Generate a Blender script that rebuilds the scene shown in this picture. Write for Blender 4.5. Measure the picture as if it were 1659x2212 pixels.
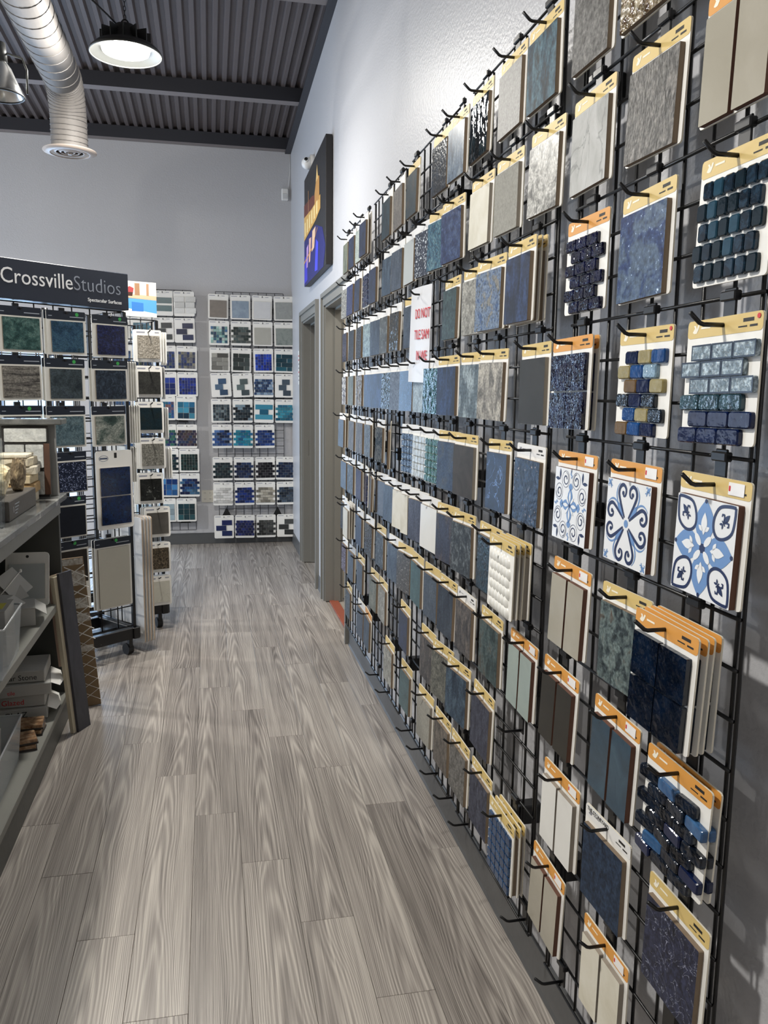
import bpy, math, random
from mathutils import Vector, Matrix
for o in list(bpy.data.objects): bpy.data.objects.remove(o)
R = math.radians
S = bpy.context.scene
C = S.collection
rnd = random.Random(7)

# ------------------------------------------------------------------ camera, world, light, exposure
cam_d = bpy.data.cameras.new('camera'); cam = bpy.data.objects.new('camera', cam_d); C.objects.link(cam)
cam_d.sensor_fit = 'HORIZONTAL'; cam_d.sensor_width = 36.0; cam_d.lens = 1768.55 / 1659 * 36.0
cam_d.clip_start = .05; cam_d.clip_end = 60
yaw, pit, rol = R(12.03), R(8.331), R(0.647)
fwd = Vector((math.sin(yaw)*math.cos(pit), math.cos(yaw)*math.cos(pit), -math.sin(pit)))
rgt = Vector((math.cos(yaw), -math.sin(yaw), 0)); up = rgt.cross(fwd)
r2 = math.cos(rol)*rgt + math.sin(rol)*up; u2 = -math.sin(rol)*rgt + math.cos(rol)*up
M = Matrix((r2, u2, -fwd)).transposed().to_4x4(); M.translation = (-.742, 0, 1.51)
cam.matrix_world = M
S.camera = cam

W = bpy.data.worlds.new('world'); S.world = W; W.use_nodes = True
W.node_tree.nodes['Background'].inputs[0].default_value = (.62, .76, 1, 1)
W.node_tree.nodes['Background'].inputs[1].default_value = 2.2

def area(name, loc, rot, size, energy, col, sy=None, disk=False, spread=180):
    l = bpy.data.lights.new(name, 'AREA'); l.energy = energy; l.color = col
    l.shape = 'DISK' if disk else 'RECTANGLE'; l.size = size
    if sy: l.size_y = sy
    l.spread = R(spread)
    o = bpy.data.objects.new(name, l); C.objects.link(o); o.location = loc; o.rotation_euler = rot
    return o
# daylight entering the glazed doors in the far left corner of the shop
area('daylight_left', (-5.85, 6.9, 1.25), (0, R(-90), 0), 2.1, 90, (.62, .79, 1), 2.3)
area('daylight_back', (-2.6, 8.12, 1.1), (R(-90), 0, 0), 1.4, 75, (.48, .70, 1), 2.0)
LAMP_W = 46; LAMP_COL = (1, .965, .90)
S.view_settings.view_transform = 'Standard'; S.view_settings.look = 'None'
S.view_settings.gamma = 1; S.view_settings.use_curve_mapping = False
S.view_settings.exposure = 0.1

# ------------------------------------------------------------------ helpers
def lin(c):
    if isinstance(c, str):
        c = [int(c[i:i+2], 16)/255 for i in (0, 2, 4)]
    return tuple((x/12.92 if x <= .04045 else ((x+.055)/1.055)**2.4) for x in c) + (1,)
MATS = {}
def mat(name, col, rough=.5, metal=0, emit=0, alpha=None, trans=0, coat=0, spec=None):
    if name in MATS: return MATS[name]
    m = bpy.data.materials.new(name); m.use_nodes = True
    p = m.node_tree.nodes['Principled BSDF']; c = lin(col)
    p.inputs['Base Color'].default_value = c; p.inputs['Roughness'].default_value = rough
    p.inputs['Metallic'].default_value = metal; p.inputs['Transmission Weight'].default_value = trans
    p.inputs['Coat Weight'].default_value = coat
    if spec is not None: p.inputs['Specular IOR Level'].default_value = spec
    if emit: p.inputs['Emission Color'].default_value = c; p.inputs['Emission Strength'].default_value = emit
    if alpha is not None: p.inputs['Alpha'].default_value = alpha
    # faint procedural grain on every plain material
    nt = m.node_tree; tc = nt.nodes.new('ShaderNodeTexCoord'); nz = nt.nodes.new('ShaderNodeTexNoise')
    nz.inputs['Scale'].default_value = 60; nz.inputs['Detail'].default_value = 4
    nt.links.new(tc.outputs['Object'], nz.inputs['Vector'])
    mr = nt.nodes.new('ShaderNodeMapRange'); mr.inputs['To Min'].default_value = max(0, rough-.05); mr.inputs['To Max'].default_value = min(1, rough+.05)
    nt.links.new(nz.outputs['Fac'], mr.inputs['Value']); nt.links.new(mr.outputs['Result'], p.inputs['Roughness'])
    MATS[name] = m
    return m
def tmat(name, cols, sc=25, st=(1, 1, 1), rough=.45, bump=.0, bsc=None, vein=None, veinw=.012, speck=None, spth=.72, spsc=260, dist=.6, detail=8, contrast=1.0, metal=0, spec=None, grain=0):
    """mottled stone / glaze: stretched noise -> colour ramp, optional veins, specks and surface relief"""
    if name in MATS: return MATS[name]
    m = bpy.data.materials.new(name); m.use_nodes = True; nt = m.node_tree; N = nt.nodes; L = nt.links
    p = N['Principled BSDF']; p.inputs['Roughness'].default_value = rough; p.inputs['Metallic'].default_value = metal
    if spec is not None: p.inputs['Specular IOR Level'].default_value = spec
    tc = N.new('ShaderNodeTexCoord'); oi = N.new('ShaderNodeObjectInfo')
    mu = N.new('ShaderNodeMath'); mu.operation = 'MULTIPLY'; mu.inputs[1].default_value = 37; L.new(oi.outputs['Random'], mu.inputs[0])
    ad = N.new('ShaderNodeVectorMath'); ad.operation = 'ADD'; L.new(tc.outputs['Object'], ad.inputs[0]); L.new(mu.outputs[0], ad.inputs[1])
    mp = N.new('ShaderNodeMapping'); mp.inputs['Scale'].default_value = st; L.new(ad.outputs[0], mp.inputs['Vector'])
    nz = N.new('ShaderNodeTexNoise'); nz.inputs['Scale'].default_value = sc; nz.inputs['Detail'].default_value = detail
    nz.inputs['Distortion'].default_value = dist; nz.inputs['Roughness'].default_value = .62; L.new(mp.outputs[0], nz.inputs['Vector'])
    cr = N.new('ShaderNodeValToRGB'); n = len(cols); L.new(nz.outputs['Fac'], cr.inputs[0])
    lo, hi = .5-.2/contrast, .5+.2/contrast
    while len(cr.color_ramp.elements) < n: cr.color_ramp.elements.new(.5)
    for i, c in enumerate(cols):
        e = cr.color_ramp.elements[i]; e.position = lo+(hi-lo)*i/max(1, n-1); e.color = lin(c)
    out = cr.outputs['Color']
    def over(fac, col, out):
        mx = N.new('ShaderNodeMix'); mx.data_type = 'RGBA'; L.new(fac, mx.inputs[0]); L.new(out, mx.inputs[6]); mx.inputs[7].default_value = lin(col)
        return mx.outputs[2]
    if vein:
        n2 = N.new('ShaderNodeTexNoise'); n2.inputs['Scale'].default_value = sc*.35; n2.inputs['Detail'].default_value = 5; n2.inputs['Distortion'].default_value = 1.2
        L.new(mp.outputs[0], n2.inputs['Vector'])
        s = N.new('ShaderNodeMath'); s.operation = 'SUBTRACT'; s.inputs[1].default_value = .5; L.new(n2.outputs['Fac'], s.inputs[0])
        a = N.new('ShaderNodeMath'); a.operation = 'ABSOLUTE'; L.new(s.outputs[0], a.inputs[0])
        mr = N.new('ShaderNodeMapRange'); mr.inputs['From Min'].default_value = 0; mr.inputs['From Max'].default_value = veinw
        mr.inputs['To Min'].default_value = .8; mr.inputs['To Max'].default_value = 0; L.new(a.outputs[0], mr.inputs['Value'])
        out = over(mr.outputs['Result'], vein, out)
    if speck:
        n3 = N.new('ShaderNodeTexNoise'); n3.inputs['Scale'].default_value = spsc; n3.inputs['Detail'].default_value = 2; L.new(ad.outputs[0], n3.inputs['Vector'])
        mr = N.new('ShaderNodeMapRange'); mr.inputs['From Min'].default_value = spth-.05; mr.inputs['From Max'].default_value = spth+.03; L.new(n3.outputs['Fac'], mr.inputs['Value'])
        out = over(mr.outputs['Result'], speck, out)
    if grain:
        n4 = N.new('ShaderNodeTexNoise'); n4.inputs['Scale'].default_value = grain; n4.inputs['Detail'].default_value = 5; L.new(ad.outputs[0], n4.inputs['Vector'])
        mr = N.new('ShaderNodeMapRange'); mr.inputs['From Min'].default_value = .3; mr.inputs['From Max'].default_value = .7; mr.inputs['To Min'].default_value = .55; mr.inputs['To Max'].default_value = 1.5; L.new(n4.outputs['Fac'], mr.inputs['Value'])
        vm = N.new('ShaderNodeVectorMath'); vm.operation = 'MULTIPLY'; L.new(out, vm.inputs[0]); L.new(mr.outputs['Result'], vm.inputs[1]); out = vm.outputs[0]
    L.new(out, p.inputs['Base Color'])
    if bump:
        nb = N.new('ShaderNodeTexNoise'); nb.inputs['Scale'].default_value = bsc or sc*2; nb.inputs['Detail'].default_value = 2
        L.new(mp.outputs[0], nb.inputs['Vector'])
        b = N.new('ShaderNodeBump'); b.inputs['Strength'].default_value = bump; b.inputs['Distance'].default_value = .01; L.new(nb.outputs['Fac'], b.inputs['Height']); L.new(b.outputs[0], p.inputs['Normal'])
    MATS[name] = m
    return m
def attr_mat(name, rough=.25, bump=0):
    if name in MATS: return MATS[name]
    m = bpy.data.materials.new(name); m.use_nodes = True; nt = m.node_tree
    p = nt.nodes['Principled BSDF']; p.inputs['Roughness'].default_value = rough
    a = nt.nodes.new('ShaderNodeAttribute'); a.attribute_name = 'col'
    tc = nt.nodes.new('ShaderNodeTexCoord'); nz = nt.nodes.new('ShaderNodeTexNoise'); nz.inputs['Scale'].default_value = 70
    nt.links.new(tc.outputs['Object'], nz.inputs['Vector'])
    mx = nt.nodes.new('ShaderNodeMix'); mx.data_type = 'RGBA'; mx.blend_type = 'MULTIPLY'; mx.inputs[0].default_value = .5
    nt.links.new(a.outputs['Color'], mx.inputs[6]); nt.links.new(nz.outputs['Color'], mx.inputs[7])
    mr = nt.nodes.new('ShaderNodeMapRange'); mr.inputs['To Min'].default_value = .75; mr.inputs['To Max'].default_value = 1.25
    nt.links.new(nz.outputs['Fac'], mr.inputs['Value']); nt.links.new(mr.outputs[0], mx.inputs[7])
    nt.links.new(mx.outputs[2], p.inputs['Base Color'])
    MATS[name] = m
    return m

def mesh(name, V, F, mats, fm=None, smooth=False):
    me = bpy.data.meshes.new(name); me.from_pydata([tuple(v) for v in V], [], F)
    for m in (mats if isinstance(mats, (list, tuple)) else [mats]): me.materials.append(m)
    if fm: me.polygons.foreach_set('material_index', fm)
    if smooth: me.polygons.foreach_set('use_smooth', [True]*len(F))
    me.update()
    return me
def obj(name, me, parent=None, loc=(0, 0, 0), rot=(0, 0, 0)):
    o = bpy.data.objects.new(name, me); C.objects.link(o)
    o.location = loc; o.rotation_euler = rot
    if parent is not None: o.parent = parent
    return o
def tag(o, label=None, cat=None, group=None, kind=None):
    if label: o['label'] = label
    if cat: o['category'] = cat
    if group: o['group'] = group
    if kind: o['kind'] = kind
    return o
def thing(name, label, cat, loc=(0, 0, 0), rot=(0, 0, 0), group=None):
    return tag(obj(name, None, None, loc, rot), label, cat, group)
CACHE = {}
def cached(f):
    def g(*a, **k):
        key = (f.__name__, repr(a), repr(k))
        if key not in CACHE: CACHE[key] = f(*a, **k)
        return CACHE[key]
    return g
def boxvf(x0, x1, y0, y1, z0, z1):
    V = [(x0, y0, z0), (x1, y0, z0), (x1, y1, z0), (x0, y1, z0), (x0, y0, z1), (x1, y0, z1), (x1, y1, z1), (x0, y1, z1)]
    F = [(0, 3, 2, 1), (4, 5, 6, 7), (0, 1, 5, 4), (1, 2, 6, 5), (2, 3, 7, 6), (3, 0, 4, 7)]
    return V, F
@cached
def box(x0, x1, y0, y1, z0, z1, m, b=0):
    """box, edges chamfered by b"""
    if not b: V, F = boxvf(x0, x1, y0, y1, z0, z1); return mesh('box', V, F, m)
    V = []; idx = {}
    lo, hi = (x0, y0, z0), (x1, y1, z1)
    for sx in (0, 1):
        for sy in (0, 1):
            for sz in (0, 1):
                s = (sx, sy, sz); base = [hi[i] if s[i] else lo[i] for i in range(3)]
                for ax in range(3):   # vertex belonging to face ax: inset on the other axes
                    v = list(base)
                    for k in range(3):
                        if k != ax: v[k] += -b if s[k] else b
                    idx[(s, ax)] = len(V); V.append(v)
    F = []
    for ax in range(3):
        o1, o2 = [(1, 2), (2, 0), (0, 1)][ax]
        for sd in (0, 1):
            q = []
            for a, c in ((0, 0), (1, 0), (1, 1), (0, 1)):
                s = [0, 0, 0]; s[ax] = sd; s[o1] = a; s[o2] = c; q.append(idx[(tuple(s), ax)])
            F.append(tuple(q if sd else q[::-1]))
        for a in (0, 1):
            for c in (0, 1):   # edges along ax
                s0 = [0, 0, 0]; s0[o1] = a; s0[o2] = c; s1 = list(s0); s1[ax] = 1
                s0, s1 = tuple(s0), tuple(s1)
                q = [idx[(s0, o1)], idx[(s0, o2)], idx[(s1, o2)], idx[(s1, o1)]]
                F.append(tuple(q))
    for sx in (0, 1):
        for sy in (0, 1):
            for sz in (0, 1):
                s = (sx, sy, sz); F.append((idx[(s, 0)], idx[(s, 1)], idx[(s, 2)]))
    me = mesh('box', V, F, m)
    import bmesh
    bm = bmesh.new(); bm.from_mesh(me); bmesh.ops.recalc_face_normals(bm, faces=bm.faces); bm.to_mesh(me); bm.free()
    return me
def outline(x0, x1, z0, z1, r, n=3):
    P = []
    for cx, cz, a0 in ((x1-r, z1-r, 0), (x0+r, z1-r, 90), (x0+r, z0+r, 180), (x1-r, z0+r, 270)):
        for i in range(n+1 if r else 1):
            a = R(a0+90*i/n) if r else 0
            P.append((cx+r*math.cos(a), cz+r*math.sin(a)))
    return P
@cached
def plate(x0, x1, z0, z1, t, r, m, m2=None):
    """rounded-corner plate in the xz plane, back at y=0, front at y=-t"""
    P = outline(x0, x1, z0, z1, r); n = len(P)
    V = [(x, -t, z) for x, z in P]+[(x, 0, z) for x, z in P]
    F = [tuple(range(n)), tuple(range(2*n-1, n-1, -1))]+[(i, i+n, (i+1) % n+n, (i+1) % n) for i in range(n)]
    return mesh('plate', V, F, [m, m2] if m2 else m, [0, 0]+[1]*n if m2 else None)
def prism(P, t, m, y=0):
    n = len(P)
    V = [(x, y-t, z) for x, z in P]+[(x, y, z) for x, z in P]
    F = [tuple(range(n)), tuple(range(2*n-1, n-1, -1))]+[(i, i+n, (i+1) % n+n, (i+1) % n) for i in range(n)]
    return mesh('prism', V, F, m)
def tubevf(path, r, n=6, caps=True):
    V = []; F = []; P = [Vector(p) for p in path]
    ref = None
    for i, p in enumerate(P):
        d = ((P[min(i+1, len(P)-1)]-P[max(i-1, 0)])).normalized()
        if ref is None: ref = Vector((0, 0, 1)) if abs(d.z) < .9 else Vector((1, 0, 0))
        a = d.cross(ref).normalized(); b = a.cross(d).normalized(); ref = b
        rr = r[i] if isinstance(r, (list, tuple)) else r
        for k in range(n):
            t = 2*math.pi*k/n; V.append(p+a*rr*math.cos(t)+b*rr*math.sin(t))
    for i in range(len(P)-1):
        for k in range(n):
            F.append((i*n+k, i*n+(k+1) % n, (i+1)*n+(k+1) % n, (i+1)*n+k))
    if caps: F.append(tuple(range(n-1, -1, -1))); F.append(tuple((len(P)-1)*n+k for k in range(n)))
    return V, F
@cached
def tube(path, r, m, n=6, smooth=True, caps=True):
    V, F = tubevf(path, r, n, caps); return mesh('tube', V, F, m, smooth=smooth)
def revolve(prof, n, m, smooth=True):
    V = []; F = []
    for r, z in prof:
        for k in range(n): V.append((r*math.cos(2*math.pi*k/n), r*math.sin(2*math.pi*k/n), z))
    for i in range(len(prof)-1):
        for k in range(n): F.append((i*n+k, i*n+(k+1) % n, (i+1)*n+(k+1) % n, (i+1)*n+k))
    return mesh('rev', V, F, m, smooth=smooth)
def text_mesh(txt, size, m, ext=.0006, align='LEFT', bold=0):
    cu = bpy.data.curves.new('t', 'FONT'); cu.body = txt; cu.size = size; cu.extrude = ext; cu.align_x = align; cu.offset = bold; cu.resolution_u = 3
    o = bpy.data.objects.new('t', cu); C.objects.link(o)
    dg = bpy.context.evaluated_depsgraph_get(); me = bpy.data.meshes.new_from_object(o.evaluated_get(dg))
    bpy.data.objects.remove(o); bpy.data.curves.remove(cu)
    me.materials.clear(); me.materials.append(m); me.transform(Matrix.Rotation(R(90), 4, 'X'))
    return me
ORD = ['first', 'second', 'third', 'fourth', 'fifth', 'sixth', 'seventh', 'eighth', 'ninth', 'tenth', 'eleventh', 'twelfth', 'thirteenth', 'fourteenth', 'fifteenth', 'sixteenth', 'seventeenth', 'eighteenth', 'nineteenth', 'twentieth']

# ------------------------------------------------------------------ setting
def wood_mat():
    m = bpy.data.materials.new('grey_wood_plank'); m.use_nodes = True; nt = m.node_tree; N = nt.nodes; L = nt.links
    p = N['Principled BSDF']; p.inputs['Roughness'].default_value = .38
    tc = N.new('ShaderNodeTexCoord'); oi = N.new('ShaderNodeObjectInfo')
    def math_(op, a, b=None):
        n = N.new('ShaderNodeMath'); n.operation = op
        for i, v in enumerate((a, b)):
            if v is None: continue
            if isinstance(v, (int, float)): n.inputs[i].default_value = v
            else: L.new(v, n.inputs[i])
        return n.outputs[0]
    rv = math_('MULTIPLY', oi.outputs['Random'], 91)
    cx = N.new('ShaderNodeCombineXYZ'); L.new(rv, cx.inputs[2]); L.new(rv, cx.inputs[1])
    ad = N.new('ShaderNodeVectorMath'); L.new(tc.outputs['Object'], ad.inputs[0]); L.new(cx.outputs[0], ad.inputs[1])
    def noise(st, sc, det, dist):
        mp = N.new('ShaderNodeMapping'); mp.inputs['Scale'].default_value = st; L.new(ad.outputs[0], mp.inputs[0])
        n = N.new('ShaderNodeTexNoise'); n.inputs['Scale'].default_value = sc; n.inputs['Detail'].default_value = det; n.inputs['Distortion'].default_value = dist
        L.new(mp.outputs[0], n.inputs['Vector']); return n.outputs['Fac']
    sx = N.new('ShaderNodeSeparateXYZ'); L.new(tc.outputs['Object'], sx.inputs[0])
    xc = math_('MULTIPLY', math_('SUBTRACT', math_('FRACT', math_('MULTIPLY', oi.outputs['Random'], 13.7)), .5), .16)
    wob = noise((1.5, 1.3, 1), 1, 1.5, .0)
    dx_ = math_('ADD', math_('SUBTRACT', sx.outputs[0], xc), math_('MULTIPLY', math_('SUBTRACT', wob, .5), .10))
    par = math_('MULTIPLY', math_('MULTIPLY', dx_, dx_), 1250)
    body = math_('ADD', math_('ADD', par, math_('MULTIPLY', sx.outputs[1], 3.2)), math_('MULTIPLY', noise((12, .8, 1), 1, 2, .2), 3.4))
    rings = math_('ADD', math_('MULTIPLY', math_('SINE', math_('MULTIPLY', body, 6.283)), .5), .5)
    rings = math_('POWER', rings, 1.3)
    fine = noise((330, 2.8, 1), 1, 4, .2)
    mid = noise((26, .7, 1), 1, 3, .4)
    v = math_('ADD', math_('MULTIPLY', rings, .16), math_('ADD', math_('MULTIPLY', fine, .62), math_('MULTIPLY', mid, .42)))
    v = math_('ADD', v, math_('MULTIPLY', math_('SUBTRACT', oi.outputs['Random'], .5), .12))
    cr = N.new('ShaderNodeValToRGB'); L.new(v, cr.inputs[0])
    E_ = [(.38, '625c57'), (.52, '867f79'), (.64, '9b948d'), (.80, 'bcb5ac')]
    while len(cr.color_ramp.elements) < 4: cr.color_ramp.elements.new(.5)
    for e, (a, c) in zip(cr.color_ramp.elements, E_): e.position = a; e.color = lin(c)
    L.new(cr.outputs[0], p.inputs['Base Color'])
    rr = N.new('ShaderNodeMapRange'); rr.inputs['To Min'].default_value = .46; rr.inputs['To Max'].default_value = .30; L.new(fine, rr.inputs['Value']); L.new(rr.outputs[0], p.inputs['Roughness'])
    b = N.new('ShaderNodeBump'); b.inputs['Strength'].default_value = .12; b.inputs['Distance'].default_value = .002; L.new(fine, b.inputs['Height']); L.new(b.outputs[0], p.inputs['Normal'])
    return m
M_wood = wood_mat()
def wall_mat(name, col):
    m = tmat(name, [col, col], sc=3, rough=.42, bump=.18, bsc=95)
    return m
M_wall = wall_mat('lavender_grey_paint', 'bdbdc0')
M_cream = wall_mat('cream_paint', 'cfc8bc')
M_trim = mat('grey_trim_paint', '7b7a75', .4)
M_base = mat('grey_vinyl_base', '555657', .4)
M_deck = mat('dark_grey_deck', '5b5352', .6)
M_beam = mat('charcoal_steel', '2b2c33', .5)
M_black = mat('black_powder_coat', '0c0c0e', .38)
M_white = mat('white_card', 'f2f0ea', .55)
M_cardedge = mat('cream_board', 'e9e2cf', .6)
M_gold = mat('gold_header', 'd9be7a', .5)
M_orange = mat('orange_header', 'dd9c4a', .5)
M_ink = mat('black_print', '22201e', .6)
M_red = mat('red_print', 'cf2a2e', .5)
M_body = mat('tile_body_brown', '7a6a58', .8)
M_body2 = mat('tile_body_grey', '8d857a', .8)
M_bodyred = mat('tile_body_red', '5a3a2c', .8)
M_navyhd = mat('navy_header', '141d2c', .45)

floor = tag(obj('floor', box(-6, 1.4, -3, 8.32, -.1, -.006, M_wood)), kind='structure')
PW, PL = .154, 1.2955
for c in range(-11, 7):
    x0 = -.975+PW*c; x1 = min(x0+PW, .06)
    j = 1.86-.333*c
    y = j-PL*math.ceil((j+1.6)/PL)
    while y < 8.2:
        a, b = max(y, -1.6), min(y+PL, 8.2)
        if b-a > .02:
            if x1-x0 > PW-.001 and b-a > PL-.001: me = box(-PW/2+.0004, PW/2-.0004, -PL/2+.0005, PL/2-.0005, -.006, 0, M_wood, .0007)
            else: me = box(-(x1-x0)/2+.0004, (x1-x0)/2-.0004, round(-(b-a)/2, 4), round((b-a)/2, 4), -.006, 0, M_wood, .0007)
            obj('plank', me, floor, ((x0+x1)/2, (a+b)/2, 0))
        y += PL

def wall(name, P, t, loc, rz, m=M_wall):
    return tag(obj(name, prism(P, t, m), None, loc, (0, 0, rz)), kind='structure')
D1, D2, DH = (6.22, 7.18), (4.80, 5.775), 2.10
P = [(3, 0), (3, 4.4), (-8.32, 4.4), (-8.32, 0), (-D1[1], 0), (-D1[1], DH), (-D1[0], DH), (-D1[0], 0), (-D2[1], 0), (-D2[1], DH), (-D2[0], DH), (-D2[0], 0)]
wall('wall_right', P[::-1], .12, (.18, 0, 0), R(-90))
wall('wall_back', [(-6, 0), (-3.35, 0), (-3.35, 2.1), (-1.95, 2.1), (-1.95, 0), (.06, 0), (.06, 4.4), (-6, 4.4)], .12, (0, 8.32, 0), 0)
wall('wall_left', [(-3, 0), (5.7, 0), (5.7, 2.35), (8.05, 2.35), (8.05, 0), (8.32, 0), (8.32, 4.4), (-3, 4.4)], .12, (-6.12, 0, 0), R(90))
wall('wall_front', [(-6, 0), (.18, 0), (.18, 4.4), (-6, 4.4)], .12, (0, -3, 0), 0)
wall('wall_side_room', [(.18, 0), (1.4, 0), (1.4, 2.6), (.18, 2.6)], .06, (0, 5.88, 0), 0, M_cream)
wall('wall_side_room_back', [(-5.88, 0), (-4.4, 0), (-4.4, 2.6), (-5.88, 2.6)], .06, (1.4, 0, 0), R(-90), M_cream)
wall('wall_side_room_near', [(.18, 0), (1.4, 0), (1.4, 2.6), (.18, 2.6)], .06, (0, 4.46, 0), 0, M_cream)
tag(obj('ceiling_side_room', box(.18, 1.4, 4.4, 5.88, 2.6, 2.66, M_cream)), kind='structure')
area('side_room_fill', (.75, 5.1, 2.58), (0, 0, 0), .4, 9, (1, .93, .84))  # unseen fill light added to brighten the room behind the doorway

def doorway(name, y0, y1):
    d = tag(obj(name, None, None, (0, (y0+y1)/2, 0)), kind='structure')
    w = (y1-y0)/2
    def U(a, b, t, x, nm, m):
        P = [(-b, 0), (-a, 0), (-a, DH+a-w), (a, DH+a-w), (a, 0), (b, 0), (b, DH+b-w), (-b, DH+b-w)]
        return obj(nm, prism(P, t, m), d, (x, 0, 0), (0, 0, R(-90)))
    U(w-.005, w+.08, .016, .06, 'casing', M_trim); U(w+.05, w+.08, .012, .044, 'casing_band', M_trim); U(w-.02, w+.002, .13, .185, 'jamb', M_trim)
    U(w-.034, w-.02, .045, .165, 'door_stop', M_trim)
    return d
d1 = doorway('door_1', *D1); d2 = doorway('door_2', *D2)
M_leaf = tmat('dark_brown_door', ['241a16', '32251f'], sc=12, st=(8, 8, .6), rough=.4)
leaf = obj('door_leaf', box(.165, .205, -.46, .46, .01, 2.075, M_leaf, .002), d1)
obj('strike_plate', box(.10, .104, .4595, .462, .95, 1.08, mat('nickel', 'b9b6ae', .3, 1)), d1)
obj('threshold', box(.085, .15, -.485, .47, -.005, .006, mat('orange_threshold', '8f4a34', .6), .002), d2)
for i, (a, b) in enumerate(((-3, 4.715), (5.86, 6.135), (7.265, 8.2))):
    P = [(0, 0), (.011, 0), (.007, .012), (.006, .105), (.003, .11), (0, .11)]
    V = [(.06-x, yy, z) for yy in (a, b) for x, z in P]; n = len(P)
    F = [tuple(range(n)), tuple(range(2*n-1, n-1, -1))]+[(i_, (i_+1) % n, (i_+1) % n+n, i_+n) for i_ in range(n)]
    tag(obj('baseboard_right' if i == 0 else 'baseboard_right_%d' % i, mesh('baseboard', V, F, M_base)), kind='structure')
tag(obj('baseboard_back', box(-1.95, .053, 8.192, 8.2, 0, .11, M_base, .003)), kind='structure')
M_glass = mat('window_glass', 'dfeefa', .03, trans=1.0)
M_alu = mat('aluminium_frame', '8f9296', .35, .8)
def window(name, loc, rz, w, h, n):
    o = tag(obj(name, None, None, loc, (0, 0, rz)), kind='structure')
    for k in range(n+1):
        x = -w/2+w*k/n; obj('mullion', box(-.025, .025, -.04, .04, 0, h, M_alu, .003), o, (max(-w/2+.025, min(w/2-.025, x)), 0, 0))
    obj('top_rail', box(-w/2, w/2, -.04, .04, h-.06, h, M_alu, .003), o); obj('bottom_rail', box(-w/2, w/2, -.04, .04, 0, .1, M_alu, .003), o)
    for k in range(n): obj('pane', box(-w/2/n+.02, w/2/n-.02, -.003, .003, .09, h-.05, M_glass), o, (-w/2+w*(k+.5)/n, 0, 0))
window('window_1', (-2.65, 8.26, 0), 0, 1.4, 2.1, 2); window('window_2', (-6.06, 6.875, 0), R(90), 2.35, 2.35, 3)

# corrugated deck on steel purlins
def zb(y): return 3.745+.036*(8.2-y)
ceiling = tag(obj('ceiling', None, None, (0, 0, 3.75)), kind='structure')
per = .0762; V = []; F = []
xs = []; x = -6.0
while x < .06:
    for dx, dz in ((0, 0), (.026, 0), (.038, .026), (.064, .026)): xs.append((x+dx, dz))
    x += per
for xx, dz in xs: V += [(xx, -3, zb(-3)+.105+dz-3.75), (xx, 8.3, zb(8.3)+.105+dz-3.75)]
for i in range(len(xs)-1): F.append((2*i, 2*i+1, 2*i+3, 2*i+2))
obj('metal_deck', mesh('deck', V, F, M_deck), ceiling)
obj('roof_slab', mesh('roof', *boxvf(-6.1, .3, -3.1, 8.35, .62, .7), M_deck), ceiling)
Cp = [(0, 0), (.095, 0), (.095, .02), (.09, .02), (.09, .005), (.005, .005), (.005, .10), (.095, .10), (.095, .105), (0, .105)]
V = [(xx, a, b) for xx in (-6.0, .06) for a, b in Cp]; n = len(Cp)
F = [tuple(range(n-1, -1, -1)), tuple(range(n, 2*n))]+[(i, (i+1) % n, (i+1) % n+n, i+n) for i in range(n)]
Cm = mesh('purlin', V, F, [M_beam, mat('bounce_lit_flange', '7c7472', .55)], [0, 0, 1]+[0]*(n-1))  # flange underside coloured lighter to stand for light bounced off the floor
for y in (8.1, 6.93, 5.28, 3.63, 1.98, .33, -1.32): obj('purlin', Cm, ceiling, (0, y, zb(y)-3.75))
V = []
for yy in (-3, 8.2):
    for a, b in ((.0, 0), (.055, 0), (.055, .008), (.008, .008), (.008, .115), (0, .115)): V.append((.06-a, yy, zb(yy)+b-3.75-.01))
F = [(5, 4, 3, 2, 1, 0), (6, 7, 8, 9, 10, 11)]+[(i, (i+1) % 6, (i+1) % 6+6, i+6) for i in range(6)]
obj('ledger_angle', mesh('ledger', V, F, M_beam), ceiling)

# ------------------------------------------------------------------ duct and lamps
M_galv = tmat('painted_duct', ['75716e', '7f7b77'], sc=6, rough=.65)
M_seam = mat('duct_seam', '6d6a68', .5, .3)
dz0 = 3.285; rd = .104; er = .21; ye = 5.27; dx = -1.535
duct = thing('spiral_duct', 'grey spiral air duct bending down to a round diffuser', 'duct', (dx, ye, 2.93))
path = [(0, -5.2, dz0-2.93), (0, -.2, dz0-2.93)]
arc = [(0, er*math.sin(R(a)), dz0-2.93-er+er*math.cos(R(a))) for a in range(0, 91, 9)]
drop = [(0, er, .14-.0), (0, er, .02)]
obj('pipe', mesh('pipe', *tubevf([path[0], (0, 0, dz0-2.93)], rd, 36), M_galv, smooth=True), duct)
obj('elbow', mesh('elbow', *tubevf(arc, rd*1.005, 36, False), M_galv, smooth=True), duct)
obj('drop_pipe', mesh('drop', *tubevf([arc[-1], (0, er, .0)], rd, 36, False), M_galv, smooth=True), duct)
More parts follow.
